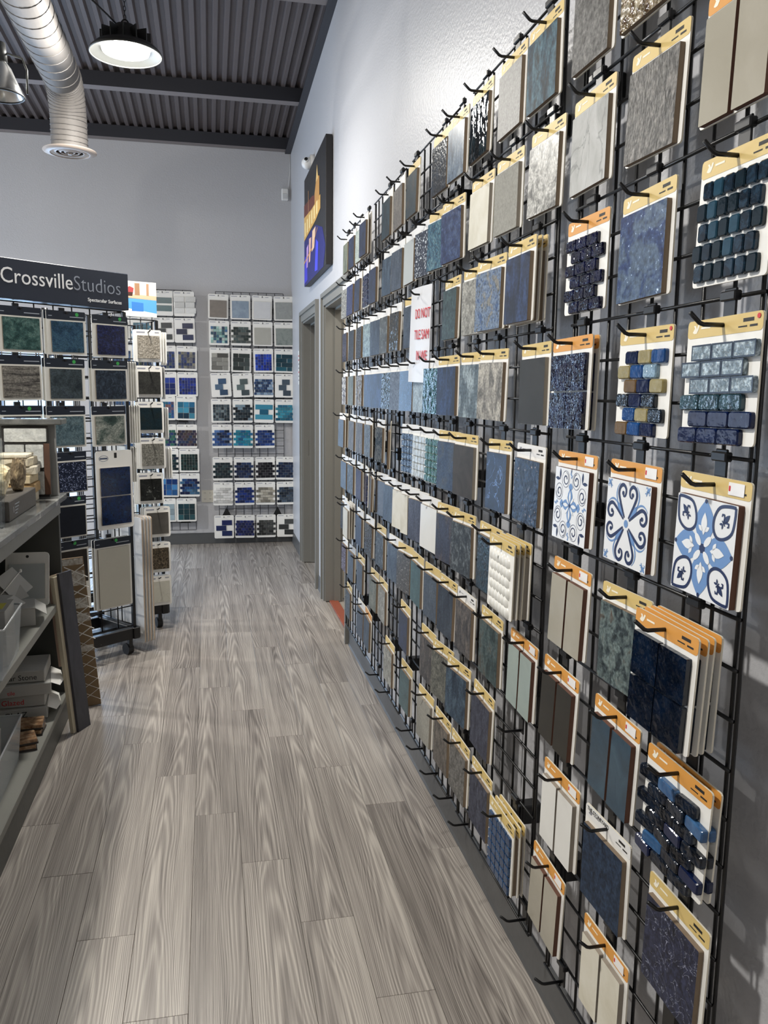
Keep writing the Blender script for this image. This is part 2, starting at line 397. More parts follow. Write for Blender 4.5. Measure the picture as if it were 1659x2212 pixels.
# seam: one continuous helix
cl = []
def add_seg(p, d): cl.append((Vector(p), Vector(d)))
y = -5.0
hel = []; ph = 0
def ring(p, a, b, rr, ph): return Vector(p)+Vector(a)*rr*math.cos(ph)+Vector(b)*rr*math.sin(ph)
yy = -5.0
while yy < -.02:
    hel.append(ring((0, yy, dz0-2.93), (1, 0, 0), (0, .25, 1), rd+.001, ph)); ph += .3; yy += .11*.3/6.283
a = 0
while a < 90:
    c = Vector((0, er*math.sin(R(a)), dz0-2.93-er+er*math.cos(R(a)))); o_ = Vector((0, math.sin(R(a)), math.cos(R(a))))
    hel.append(ring(c, (1, 0, 0), o_, rd*1.005+.001, ph)); ph += .3; a += 90*.3/(6.283*10)
zz = dz0-2.93-er
while zz > .01:
    hel.append(ring((0, er, zz), (1, 0, 0), (0, 1, .12), rd+.001, ph)); ph += .3; zz -= .03*.3/6.283
obj('spiral_seam', mesh('seam', *tubevf(hel, .0028, 5), M_seam, smooth=True), duct)
M_diff = mat('diffuser_enamel', 'b7aaa0', .45)
for k, (r0, r1, z0) in enumerate(((.155, .112, -.005), (.10, .078, .0), (.068, .05, .0), (.04, .024, .0))):
    pf = [(r0, z0), (r0, z0-.005), (r1+.004, z0-.016), (r1, z0-.016), (r1, z0-.010), (r0-.006, z0), (r0, z0)]
    obj('diffuser_ring', revolve(pf, 40, M_diff), duct, (0, er, .0))
obj('diffuser_knob', revolve([(0, -.02), (.012, -.026), (.012, -.01), (0, -.004)], 16, M_diff), duct, (0, er, 0))

M_house = mat('lamp_housing', '2c2d2c', .45)
M_lens = mat('lamp_lens', 'fffdf4', .3, emit=14)
M_rim = mat('lamp_rim', '4a4b48', .35, .4)
def torus_path(rx, rz, n=14): return [(rx*math.cos(2*math.pi*i/n), 0, rz*math.sin(2*math.pi*i/n)) for i in range(n+1)]
LINK = tube(tuple(torus_path(.006, .013)), .0018, M_black, 5)
def highbay(loc, label, vis=True, pw=1):
    t = thing('high_bay_lamp', label, 'lamp', loc)
    obj('housing', revolve([(0, .135), (.05, .135), (.058, .12), (.075, .075), (.10, .05), (.152, .035), (.176, .012), (.178, 0), (.172, .002), (.150, .02), (.0, .03)], 40, M_house), t)
    obj('rim', tube(tuple((.178*math.cos(2*math.pi*i/40), .178*math.sin(2*math.pi*i/40), 0) for i in range(41)), .004, M_rim, 6), t)
    obj('lens', revolve([(0, .004), (.10, .005), (.116, .01), (.12, .02), (0, .022)], 40, M_lens), t)
    if vis:
        for k in range(12):
            a = 2*math.pi*k/12; obj('cooling_fin', box(.05, .125, -.003, .003, .045, .11, M_house), t, (0, 0, 0), (0, 0, a))
    obj('hanger_loop', tube(tuple((.02*math.cos(R(a)), 0, .135+.03*math.sin(R(a))) for a in range(0, 181, 20)), .004, M_black, 6), t)
    if vis:
        zc = .165+.011; k = 0
        top = zb(loc[1])-loc[2]
        while zc < top:
            obj('chain_link', LINK, t, (0, 0, zc), (0, 0, R(90*(k % 2)))); zc += .021; k += 1
        obj('power_cable', tube(((-.03, 0, .13), (-.08, -.02, .17), (-.2, -.1, .25), (-.34, -.2, .36), (-.46, -.3, .5)), .0045, M_black, 6), t)
    l = bpy.data.lights.new('lamp_light', 'POINT'); l.energy = LAMP_W*pw; l.color = LAMP_COL; l.shadow_soft_size = .07
    area('lamp_lens_light', (loc[0], loc[1], loc[2]-.006), (0, 0, 0), .22, LAMP_W*pw*.82, LAMP_COL, disk=True, spread=165)
    o = bpy.data.objects.new('lamp_light', l); C.objects.link(o); o.location = (loc[0], loc[1], loc[2]-.055)
    return t
highbay((-1.125, 4.665, 3.205), 'round black high bay lamp hanging on a chain from the dark ceiling')
for i, (x, y) in enumerate(((-2.05, 1.5), (-4.4, 5.7), (-4.2, 2.0), (-1.18, -1.9))):
    highbay((x, y, 3.25), ['high bay lamp above the counter at the near left', 'high bay lamp over the far left of the shop', 'high bay lamp over the near left of the shop', 'high bay lamp behind the viewer'][i], False, [1.45, 2.2, .1, .25][i])
sp = thing('bell_spotlight', 'polished bell-shaped spotlight hanging at the left of the duct', 'lamp', (-1.665, 4.35, 2.86))
M_chrome = mat('brushed_reflector', 'b5b6b6', .22, .9)
obj('reflector', revolve([(.028, .15), (.05, .12), (.075, .06), (.098, .01), (.1, 0), (.095, .002), (.07, .06), (.04, .12), (0, .13)], 32, M_chrome), sp)
obj('rim', tube(tuple((.1*math.cos(2*math.pi*i/32), .1*math.sin(2*math.pi*i/32), 0) for i in range(33)), .005, M_house, 6), sp)
obj('neck', revolve([(0, .23), (.03, .23), (.036, .15), (0, .15)], 20, M_house), sp)
obj('bracket', tube(((.115, 0, .015), (.118, 0, .12), (.1, 0, .17), (.04, 0, .185), (-.04, 0, .185), (-.1, 0, .17), (-.118, 0, .12), (-.115, 0, .015)), .005, M_rim, 6), sp)
obj('hanger_arm', box(-.012, .012, -.006, .006, .19, .34, M_rim, .002), sp, (0, 0, 0), (0, R(-18), 0))
obj('cable', tube(((-.03, 0, .33), (-.02, 0, .5), (-.02, 0, 1.0)), .004, M_black, 6), sp)

# ------------------------------------------------------------------ things on the walls
cv = thing('canvas_print', 'tall canvas print of a night-lit house and blue pool', 'picture', (.055, 6.04, 2.325), (0, 0, R(-90)))
M_night = mat('night_print', '1d1b1c', .5)
obj('stretched_canvas', box(-.605, .605, -.043, 0, 0, .80, M_night, .002), cv)
def blot(name, P, col, y=-.0435, t=.0008): return obj(name, prism(P, t, mat('print_'+col, col, .5), y), cv)
# x: -.605 = far (left in the photo), +.605 = near
blot('printed_pool', [(-.605, 0), (.50, 0), (.60, .12), (.45, .26), (.1, .34), (-.2, .35), (-.605, .34)], '16186a')
blot('printed_pool_glow', [(-.60, .02), (-.40, .03), (-.42, .2), (-.55, .22)], '3a35c8', -.0442)
blot('printed_pool_glow', [(.05, .03), (.2, .02), (.24, .2), (.12, .24)], '4346e0', -.0442)
blot('printed_reflection', [(-.3, .14), (-.22, .14), (-.15, .3), (-.28, .31)], 'e8b7a0', -.0445)
blot('printed_reflection', [(-.12, .19), (.02, .2), (.1, .33), (-.08, .33)], 'f0c9a4', -.0445)
blot('printed_reflection', [(-.45, .12), (-.38, .12), (-.33, .28), (-.44, .27)], 'c89cd8', -.0445)
blot('printed_facade', [(-.605, .345), (-.2, .36), (.1, .37), (.35, .40), (.35, .49), (-.1, .50), (-.605, .53)], 'd9a95a', -.0442)
for k in range(6):
    x = -.56+k*.14; blot('printed_window', [(x, .37+k*.006), (x+.06, .37+k*.006), (x+.06, .47+k*.003), (x, .47+k*.003)], 'fbe2a0', -.0448)
blot('printed_roof', [(-.605, .52), (-.1, .49), (.2, .49), (.18, .53), (-.1, .575), (-.605, .61)], '6a3124', -.0444)
blot('printed_tower', [(.05, .49), (.3, .47), (.3, .62), (.22, .64), (.18, .70), (.15, .64), (.05, .56)], 'c48f4c', -.0446)
blot('printed_spire', [(.12, .62), (.24, .62), (.185, .72)], 'e8c27c', -.0449)
blot('printed_mast', [(-.33, .5), (-.31, .5), (-.31, .66), (-.33, .66)], 'b8865a', -.0447)
blot('printed_rail', [(-.605, .17), (-.1, .21), (.2, .30), (.2, .308), (-.1, .22), (-.605, .185)], 'd89a48', -.0447)
# security camera, motion sensor, outlet, notice
sc = thing('security_camera', 'white eyeball security camera high on the wall above the canvas', 'camera', (.06, 6.42, 3.21))
Mw = mat('white_plastic', 'e6e5e2', .35)
obj('base_disc', revolve([(0, .0), (.052, 0), (.05, .03), (0, .034)], 28, Mw), sc, (0, 0, 0), (0, R(-90), 0))
ball = obj('eyeball', revolve([(0, -.045)]+[(.045*math.sin(R(a)), -.045*math.cos(R(a))) for a in range(20, 161, 14)]+[(.018, .043), (.016, .05), (0, .05)], 28, Mw), sc, (-.05, -.005, -.015), (R(62), R(-40), 0))
obj('lens', revolve([(0, .046), (.014, .052), (0, .053)], 16, M_black), ball)
ms = thing('motion_sensor', 'small white motion sensor in the upper corner of the back wall', 'sensor', (.0, 8.2, 3.36))
obj('body', box(-.032, .032, -.045, 0, -.055, .055, Mw, .008), ms); obj('lens_window', box(-.022, .022, -.05, -.044, -.04, .005, mat('sensor_lens', 'cfd0d0', .2), .003), ms)
obj('wire', tube(((.035, -.004, .05), (.05, -.006, .2), (.05, -.006, .38)), .003, Mw, 5), ms)
ol = thing('wall_outlet', 'ivory four-gang wall outlet low on the back wall between racks', 'outlet', (-.775, 8.2, .475))
obj('cover_plate', plate(-.058, .058, -.06, .06, .006, .006, mat('ivory_plastic', 'd8d4c8', .4)), ol)
for a in (-.026, .026):
    for b in (-.03, .03):
        s_ = obj('socket', plate(-.015, .015, -.017, .017, .003, .006, mat('ivory_plastic', 'd8d4c8', .4)), ol, (a, -.006, b))
        obj('slot', box(-.007, -.004, -.0036, -.003, -.002, .008, M_ink), s_); obj('slot', box(.004, .007, -.0036, -.003, -.002, .008, M_ink), s_)
nt_ = thing('wall_notice', 'narrow white notice with red lines beside the far door', 'notice', (.06, 7.5, 1.72), (0, 0, R(-90)))
obj('sheet', plate(-.07, .07, -.15, .15, .002, .0, M_white), nt_)
for k in range(7): obj('printed_line', box(-.055, .055-.02*(k % 2), -.0024, -.002, .11-k*.036-.012, .11-k*.036, M_red if k in (0, 1, 4) else mat('grey_print', '8a8a90', .6)), nt_)

# ------------------------------------------------------------------ tile looks
LK = {}
def muted(c, s=.88, g=.92):
    v = [int(c[i:i+2], 16)/255 for i in (0, 2, 4)]; a = sum(v)/3
    if v[2] > v[0]*1.18: g *= .74
    return tuple((a+(x-a)*s)*g for x in v)
def look(code, phrase, cols, **k):
    if code not in ('white', 'cream', 'taupe', 'whitemarble', 'silver', 'whiteglass', 'blankgrey', 'felt', 'seafoam', 'chips', 'bone', 'calacatta'):
        cols = [muted(c) for c in cols]
        k.setdefault('contrast', 1.7 if k.get('sc', 25) > 18 else 1.1); k['sc'] = k.get('sc', 25)*1.35; k.setdefault('grain', 0 if code in ('charcoal', 'umber', 'darkbrown', 'blueglaze', 'plainnavy', 'coffee', 'inkgloss', 'inkblue', 'penny', 'fish', 'stonegrey') else 150)
    k.setdefault('spec', .25 if k.get('rough', .45) > .2 else None)
    LK[code] = (phrase, tmat('glaze_'+code, cols, **k))
V3 = (1, 1, .45)
look('brownglass', 'brown glass', ['4a3520', '8a7a5c', 'c9bfa8'], sc=40, rough=.1, bump=.5)
look('dkgrey', 'dark grey', ['55534f', '6b6966', '7c7a76'], sc=40, rough=.6)
look('patina', 'blue patina', ['2b3338', '2f566e', '5d8ca0', '39454c'], sc=18, st=(1, 1, .45), rough=.6, bump=.15, contrast=1.5)
look('silver', 'silver glitter', ['84827e', '969490', 'a8a6a2'], sc=160, rough=.55, metal=.1)
look('blackgloss', 'black glossy', ['0a0f12', '142028', '27404a'], sc=22, st=V3, rough=.05, bump=.5, bsc=45)
look('bluestreak', 'blue streaked', ['3a5878', '6d8fb0', 'a9bccb'], sc=30, st=V3, rough=.3)
look('nightblue', 'night blue', ['10161f', '1c2a3c', '2c4058'], sc=30, rough=.25, bump=.2)
look('tealbrown', 'teal brown', ['1d3842', '2a4a55', '4a4034'], sc=14, rough=.35)
look('greybrown', 'grey brown', ['4f4a45', '635d57', '787067'], sc=30, st=V3, rough=.5)
look('darkteal', 'dark teal', ['14262f', '21404c', '31586a'], sc=26, st=V3, rough=.35)
look('navy', 'navy blue', ['1f2c4a', '2c3d64', '36487a'], sc=20, rough=.4)
look('palegreen', 'pale green', ['93a29c', 'aab7b0', 'b9c4bd'], sc=20, rough=.4)
look('greygreen', 'grey green', ['515a50', '69705f', '80826f'], sc=22, st=V3, rough=.4)
look('taupe', 'taupe glazed', ['a29c8c', 'a9a394', 'b0aa9c'], sc=5, rough=.18)
look('slate', 'slate grey', ['4c4a47', '62605c', '827e79'], sc=60, st=(1, 1, .5), rough=.5, bump=.25)
look('whitemarble', 'white marble', ['9d9d9a', 'b2b2af', 'c0c0be'], sc=22, st=(1, 1, .6), rough=.6, vein='858683', veinw=.02, spec=.15)
look('greymarble', 'grey marbled', ['6d6c68', 'a3a19a', 'd2d0c9', '9a978f'], sc=24, rough=.35)
look('felt', 'grey felt', ['85837b', '94928a', 'a09e96'], sc=140, rough=.8)
look('cream', 'cream', ['cdc7b4', 'd8d3c3', 'e0dccf'], sc=12, rough=.45)
look('blue', 'bright blue', ['263a72', '35508e', '5a76ab'], sc=28, rough=.3, bump=.15)
look('water', 'water blue', ['1f5a80', '3f86a8', '84bccb'], sc=30, rough=.2, dist=2.0)
look('whitespeck', 'white speckled navy', ['27334a', '303d58', '3a4866'], sc=20, speck='dfe6ea', spth=.62, spsc=130, rough=.3)
look('blankgrey', 'blank pale grey', ['b7bcbb', 'bfc4c3'], sc=4, rough=.3)
look('bluegrey', 'blue grey', ['46566c', '5a6b82', '70808f'], sc=24, st=V3, rough=.4)
look('steelblue', 'steel blue', ['2c4560', '44607c', '628099'], sc=26, st=V3, rough=.4)
look('ladder', 'blue glass', ['1b2a58', '2c4484', '4e6cab'], sc=30, rough=.08, bump=.2)
look('cobalt', 'cobalt', ['1a2a70', '2a4090', '4a68b0'], sc=30, rough=.2, bump=.2)
look('speckle', 'grey speckled', ['4a4a48', '6a6a66'], sc=60, speck='d8d8d2', spth=.58, spsc=220, rough=.3)
look('penny', 'deep blue glazed', ['0e2436', '1a3a54', '2f5674'], sc=40, rough=.10, bump=.02)
look('lapis', 'mottled lapis', ['1c2f78', '3a5a9c', '7c98b8', '4a6aa0'], sc=16, rough=.3, speck='b8c8dc', spth=.74, spsc=150)
look('inkgloss', 'glossy ink blue', ['030424', '060a3a', '0e1858'], sc=25, rough=.04, bump=.4, bsc=60)
look('indigo', 'indigo', ['232c44', '31436e', '3f5c98'], sc=20, st=(1, 1, .35), rough=.4)
look('skystone', 'sky blue stone', ['8d8a80', '7e9ecb', 'a9c0dd', '5478b4'], sc=20, rough=.35, speck='4a4a44', spth=.66, spsc=120)
look('greystone', 'grey stone', ['7b796f', '96948a', 'b0ada2'], sc=26, rough=.45)
look('green', 'sea green', ['23403f', '35595a', '5a807c'], sc=50, rough=.35, bump=.1)
look('slateblue', 'slate blue', ['333d50', '455265', '5a687a'], sc=24, st=V3, rough=.45)
look('greywet', 'wet grey', ['46525a', '5f6d75', '76858b'], sc=24, rough=.2)
look('greyteal', 'grey teal', ['5f7472', '7a8e8b', '93a39f'], sc=34, rough=.35)
look('sparkle', 'sparkling dark', ['0e141c', '1b2836', '2a3c4c'], sc=60, rough=.05, bump=1.0, bsc=110)
look('navygloss', 'glossy navy', ['10164a', '1a2468', '2c3c88'], sc=30, rough=.06, bump=.35)
look('lightbrick', 'pale blue brick', ['8fa9b8', 'a9c2d0', 'c3d6df'], sc=60, rough=.12, bump=.3)
look('goldbrick', 'gold-blue brick', ['7c6f48', '968a60', 'aaa07c'], sc=50, rough=.2, bump=.15)
look('charcoal', 'charcoal', ['343432', '3b3b39'], sc=8, rough=.55)
look('beigestone', 'beige stone', ['6d6960', '9c968a', 'c2bbac'], sc=28, st=(1, 1, .5), rough=.45)
look('paleslate', 'pale blue slate', ['6f828e', '8397a1', '9aa9ae'], sc=24, st=V3, rough=.45)
look('tealgloss', 'glossy teal', ['0f4448', '1e6468', '3f8c8a'], sc=26, rough=.05, bump=.4, bsc=40)
look('paleblue', 'pale blue', ['8ea2ac', '9fb2bb', 'b3c2c8'], sc=18, rough=.35)
look('oceanblue', 'ocean blue', ['1c3658', '29517c', '3c6c98'], sc=16, rough=.25)
look('greyspeck', 'grey specked', ['3d4048', '50545c', '666a70'], sc=60, rough=.4)
look('greengloss', 'glossy bottle green', ['0d1f1f', '17302e', '24443f'], sc=26, rough=.05, bump=.6, bsc=60)
look('brownwave', 'brown waved', ['4d463e', '6d655a', 'b5ac9c'], sc=26, st=V3, rough=.12, bump=.4, dist=2)
look('chips', 'blue-white chipped', ['17254a', '24386a', 'e4e8ec', 'f2f4f4'], sc=90, rough=.15, detail=1, contrast=4)
look('bluespeck', 'specked blue', ['1e2c40', '33496a', '47658a'], sc=34, speck='a89a98', spth=.72, spsc=120, rough=.25, bump=.2)
look('navyvein', 'veined navy', ['10203a', '1a2f55', '2a4878'], sc=16, vein='7d9ccc', veinw=.006, rough=.3)
look('umber', 'umber', ['3a3632', '45403b', '4e4842'], sc=10, rough=.5)
look('bluebrown', 'blue brown', ['2f3d55', '425a80', '5a6a80', '4a4038'], sc=16, rough=.4)
look('greenglass', 'green glass mosaic', ['1f6a68', '3c8c86', '7ab8ae'], sc=40, rough=.05, bump=.4)
look('whiteglass', 'white glass mosaic', ['9ba3a6', 'b9c0c2', 'd7dcdc'], sc=40, rough=.08, bump=.4)
look('blueglass', 'blue glass mosaic', ['1c3c66', '3a6090', '88a4c0'], sc=40, rough=.05, bump=.4)
look('brown', 'brown', ['4b453d', '5d564d', '70685d'], sc=30, rough=.45)
look('wetblue', 'wet blue green', ['18324a', '2a4a5c', '4a6672'], sc=12, rough=.12, bump=.2)
look('chipgrey', 'chipped grey', ['34414e', '55646f', '9aa7ac'], sc=90, rough=.2, bump=.4)
look('inkblue', 'ink blue', ['060a14', '0a1a34', '123058'], sc=10, rough=.07, bump=.25, bsc=40, contrast=.8)
look('slategreen', 'rusty green slate', ['2f3a3e', '4a5a5e', '6a7a78', '5a4c40'], sc=30, rough=.5, bump=.2, contrast=1.0)
look('white', 'white', ['dcdbd6', 'e6e5e0'], sc=5, rough=.3)
look('deepteal', 'deep teal', ['0f2838', '18405a', '2a6078'], sc=40, rough=.15, bump=.2)
look('greyblue', 'grey blue', ['46505a', '5a646d', '6d767c'], sc=40, rough=.5)
look('brownblue', 'brown and blue', ['6a5a50', '4a5068', '5c6684'], sc=14, st=V3, rough=.4)
look('violetgrey', 'violet grey', ['4c4c60', '5c5c72', '6c6c80'], sc=24, st=V3, rough=.4)
look('dkbrown', 'dark brown', ['3a332e', '4a423c'], sc=20, rough=.4)
look('fish', 'wavy blue black', ['0c131f', '16243a', '22344e'], sc=30, rough=.12, bump=.2)
look('blueglaze', 'sea blue glazed', ['34566c', '3d6480', '4c7690'], sc=8, rough=.1)
look('darkbrown', 'dark olive brown', ['2e2b24', '36322a'], sc=8, rough=.35)
look('seafoam', 'pale seafoam', ['8f9d98', '9aa8a2'], sc=6, rough=.12)
look('greenslate', 'green slate', ['2e4444', '456062', '6a8080', '4c4a42'], sc=20, st=(1, 1, .5), rough=.45)
look('brownslate', 'brown slate', ['3b3a3c', '514e4e', '6c645f'], sc=30, st=(1, 1, .5), rough=.5)
look('teal', 'teal', ['2f6066', '457a80', '5f9296'], sc=18, rough=.3)
look('brownspeck', 'brown specked', ['45423f', '5a5650'], sc=60, speck='cfcac0', spth=.68, spsc=140, rough=.4)
look('navymarble', 'navy marble', ['272c48', '343a5c', '40486e'], sc=60, vein='aab0c4', veinw=.006, rough=.35)
look('stoney', 'plain navy stone', ['22344f', '2d4566', '3a5478'], sc=50, rough=.5)
look('purpleslate', 'purple slate', ['3d4056', '4e526a', '646a80'], sc=40, st=(1, 1, .5), rough=.5)
look('greyslate', 'grey slate', ['50524f', '66675f', '7c7c74'], sc=50, rough=.5)
look('greengrey', 'green grey', ['5c6256', '757868', '8c8c7c'], sc=22, st=V3, rough=.45)
look('purplespeck', 'purple specked', ['2c2860', '3c3880'], sc=40, speck='c8c8e0', spth=.6, spsc=200, rough=.2)
look('denim', 'denim blue', ['24487c', '305a92', '3a689e'], sc=20, rough=.15)
M_pal = {n: tmat('glaze_'+n, c, sc=40, rough=r, bump=b) for n, c, r, b in (
    ('p_navy', ['071230', '0c1e48'], .1, .05), ('p_gold', ['857848', '9c8f60'], .25, .15), ('p_blue', ['123a6c', '1c4c88'], .1, .1), ('p_silverblue', ['56748c', '9ab4c4'], .08, .5),
    ('p_brown', ['5c4526', '745a34'], .2, .05), ('p_black', ['0a1018', '182430'], .06, .4), ('p_dkteal', ['182c36', '30505a'], .1, .3), ('p_pen1', ['1d3c4e', '2c4f62'], .1, .02), ('p_pen2', ['0b1a24', '122833'], .1, .02), ('p_ltblue', ['2a4a72', '3f6690'], .08, .1))}

# ------------------------------------------------------------------ sample cards (local frame: x right, z up, front -y, origin at the hook hole)
CW, CH, CT = .087, .182, .013
@cached
def tile_me(w, h, t, m, m2):
    P = outline(-w/2, w/2, -h/2, h/2, .0012, 1); n = len(P)
    V = [(x, -t, z) for x, z in P]+[(x, 0, z) for x, z in P]
    F = [tuple(range(n)), tuple(range(2*n-1, n-1, -1))]+[(i, i+n, (i+1) % n+n, (i+1) % n) for i in range(n)]
    return mesh('tile', V, F, [m, m2], [0]+[1]*(n+1))
@cached
def pillow(w, h, t, m):
    V, F = [], []
    for k, (s, y) in enumerate(((0, 0), (0, -t*.75), (.0018, -t))):
        for x, z in outline(-w/2+s, w/2-s, -h/2+s, h/2-s, .004-s*.5, 2): V.append((x, y, z))
    n = len(V)//3
    F = [tuple(range(2*n, 3*n)), tuple(range(n-1, -1, -1))]
    for k in range(2):
        for i in range(n): F.append((k*n+i, k*n+n+i, k*n+n+(i+1) % n, k*n+(i+1) % n))
    F = [f[::-1] if i > 1 else f for i, f in enumerate(F)]
    return mesh('pillow', V, F, m)
def polymesh(name, polys, m, y, t=.0005):
    V, F = [], []
    for P in polys:
        b = len(V); n = len(P)
        V += [(x, y-t, z) for x, z in P]; F.append(tuple(range(b, b+n)))
    me = mesh(name, V, F, m)
    return me
def stroke(pts, w):
    """ribbon quads along a polyline, w = width or list"""
    out = []; n = len(pts); W_ = w if isinstance(w, (list, tuple)) else [w]*n; L_ = []
    for i in range(n):
        a = Vector(pts[max(0, i-1)]); b = Vector(pts[min(n-1, i+1)]); d = (b-a).normalized(); nn = Vector((-d.y, d.x))*W_[i]/2; p = Vector(pts[i])
        L_.append((p+nn, p-nn))
    for i in range(n-1): out.append([tuple(L_[i][0]), tuple(L_[i][1]), tuple(L_[i+1][1]), tuple(L_[i+1][0])])
    return out
def ell(cx, cz, a, b, rot=0, n=16):
    P = []
    for i in range(n):
        t = 2*math.pi*i/n; x, z = a*math.cos(t), b*math.sin(t); c, s = math.cos(rot), math.sin(rot); P.append((cx+x*c-z*s, cz+x*s+z*c))
    return P
def leafshape(cx, cz, L, w, rot, n=7):
    P = []
    for sgn in (1, -1):
        for i in range(n):
            t = i/(n-1); t = t if sgn > 0 else 1-t
            P.append((t*L, sgn*w/2*math.sin(math.pi*t)))
    c, s = math.cos(rot), math.sin(rot)
    return [(cx+x*c-z*s, cz+x*s+z*c) for x, z in P if True]
def rot4(polys, k):
    a = k*math.pi/2; c, s = round(math.cos(a)), round(math.sin(a))
    return [[(x*c-z*s, x*s+z*c) for x, z in P] for P in polys]
def smooth(P, n=5):
    out = []
    for i in range(len(P)-1):
        a, b, c, d = P[max(0, i-1)], P[i], P[i+1], P[min(len(P)-1, i+2)]
        for k in range(n):
            t = k/n; out.append(tuple(.5*(2*b[j]+(c[j]-a[j])*t+(2*a[j]-5*b[j]+4*c[j]-d[j])*t*t+(3*b[j]-a[j]-3*c[j]+d[j])*t**3) for j in (0, 1)))
    return out+[P[-1]]
def spiral(cx, cz, r, a0, turns, n=22, grow=.75):
    return [(cx+r*(1-grow*i/n)*math.cos(a0+turns*2*math.pi*i/n), cz+r*(1-grow*i/n)*math.sin(a0+turns*2*math.pi*i/n)) for i in range(n+1)]
def fleur(cx, cz, s, rot):
    out = [leafshape(0, -.2*s, 1.2*s, .5*s, math.pi/2)]
    for q in (1, -1):
        out += stroke([(q*x*s, z*s) for x, z in ((.05, -.1), (.25, .25), (.5, .38), (.68, .2), (.58, .02))], [.12*s, .2*s, .22*s, .2*s, .1*s])
        out.append(leafshape(0, -.25*s, .5*s, .22*s, -math.pi/2+q*.6))
    out += [[(-.3*s, -.22*s), (.3*s, -.22*s), (.3*s, -.1*s), (-.3*s, -.1*s)]]
    c, sn = math.cos(rot), math.sin(rot)
    return [[(cx+x*c-z*sn, cz+x*sn+z*c) for x, z in P] for P in out]
P_navy = mat('print_navy', '232f55', .3); P_blue = mat('print_blue', '6f93c4', .3); P_white = mat('print_white', 'eceef0', .3)
def pattern(kind, tile, y):
    h = .0735
    blue, navy, top = [], [], []
    if kind == 'patC':
        for k in range(4):
            b = [leafshape(.0, .002, h-.002, .047, math.pi/2, 12)]
            blue += rot4(b, k)
            top += rot4([leafshape(0, .020, .034, .015, math.pi/2), leafshape(.002, .026, .014, .007, math.pi/2-1.0), leafshape(-.002, .026, .014, .007, math.pi/2+1.0)], k)
            top += rot4([ell(.012, .012, .011, .0055, math.pi/4, 12)], k)
            tear = smooth([(h-.003, h-.003), (h-.003, .055), (.066, .034), (.050, .023), (.033, .022), (.023, .033), (.023, .050), (.034, .066), (.055, h-.003), (h-.003, h-.003)], 4)
            navy += rot4(stroke(tear, .0048), k)
            navy += rot4(fleur(.047, .047, .0165, -math.pi/4), k)
        navy.append([(-.007, -.007), (.007, -.007), (.007, .007), (-.007, .007)])
        for k in range(4): navy += rot4([ell(0, h-.003, .0035, .0035, 0, 8)], k)
    elif kind == 'patB':
        blue.append(ell(0, 0, .007, .007))
        for k in range(4):
            blue += rot4([leafshape(.012, .012, .034, .012, math.pi/4)], k)
            blue += rot4(fleur(.064, .064, .012, -math.pi/4), k)
            for sg in (1, -1):
                sp_ = smooth([(.007, .010), (.015, .022), (.024, .036), (.031, .051), (.027, .063), (.016, .067), (.007, .060), (.008, .050), (.015, .047), (.018, .053)])
                pts = [(x*sg, z) for x, z in sp_]
                navy += rot4(stroke(pts, [.001+.0055*math.sin(math.pi*min(1, .08+i/len(pts)))**.6 for i in range(len(pts))]), k); navy += rot4([ell(sg*.0165, .0525, .004, .004, 0, 10)], k)
                arc_ = [(sg*(.018+.021*math.cos(R(a))), .050+.022*math.sin(R(a))) for a in range(-60, 61, 15)]
                blue += rot4(stroke(arc_, [.001, .002, .003, .0035, .0035, .003, .002, .0015, .001]), k)
    else:
        for k in range(4):
            blue += rot4([leafshape(0, .0, .036, .022, math.pi/2), leafshape(0, .03, .016, .018, math.pi/2)], k)
            top += rot4([leafshape(.0, .006, .024, .008, math.pi/2), leafshape(.003, .003, .022, .006, math.pi/4)], k)
            blue += rot4(stroke([(0, .056), (.004, .060), (-.003, .064), (0, .071)], .004), k)
            for sg in (1, -1):
                pts = spiral(sg*.024, .052, .014, R(90), sg*1.25, 26, .7)
                navy += rot4(stroke(pts, [.0012+.002*i/26 for i in range(27)]), k)
                navy += rot4([leafshape(.05, .05, .022, .007, math.pi/4+sg*.75)], k)
                pts = [(sg*(.024+.017*math.cos(R(a))), .052+.017*math.sin(R(a))) for a in range(0, 361, 24)]
                navy += rot4(stroke(pts, .0009), k)
        navy.append([(0, -.006), (.005, 0), (0, .006), (-.005, 0)])
    obj('blue_print', polymesh('p', blue, P_blue, y, .0003), tile)['kind'] = 'stuff'
    obj('navy_print', polymesh('p', navy, P_navy, y, .0005), tile)['kind'] = 'stuff'
    if top: obj('white_print', polymesh('p', top, P_white, y, .0007), tile)['kind'] = 'stuff'
@cached
def hdr_print(kind):
    pol = [[(-.074, -.004), (-.069, .002), (-.072, .006), (-.067, .006), (-.064, .001), (-.061, .007), (-.057, .006), (-.06, -.001), (-.064, -.006), (-.07, -.006)], [(-.053, -.0005), (-.03, -.0005), (-.03, .0025), (-.053, .0025)]]
    b = [[(.045, .001), (.068, .001), (.068, .006), (.045, .006)], [(.035, -.006), (.054, -.006), (.054, -.004), (.035, -.004)], [(.06, -.0065), (.076, -.0065), (.076, -.0035), (.06, -.0035)]]
    V, F, fm = [], [], []
    for P, k in [(p, 0) for p in pol]+[(p, 1) for p in b]:
        if kind == 'w' and k == 0: P = [(x, z*.7) for x, z in P]
        o = len(V); V += [(x, -.0002, z) for x, z in P]; F.append(tuple(range(o, o+len(P)))); fm.append(k)
    return mesh('print', V, F, [mat('cream_print', 'f6efdc', .6) if kind != 'w' else mat('grey_print', '8a8a90', .6), M_ink], fm)
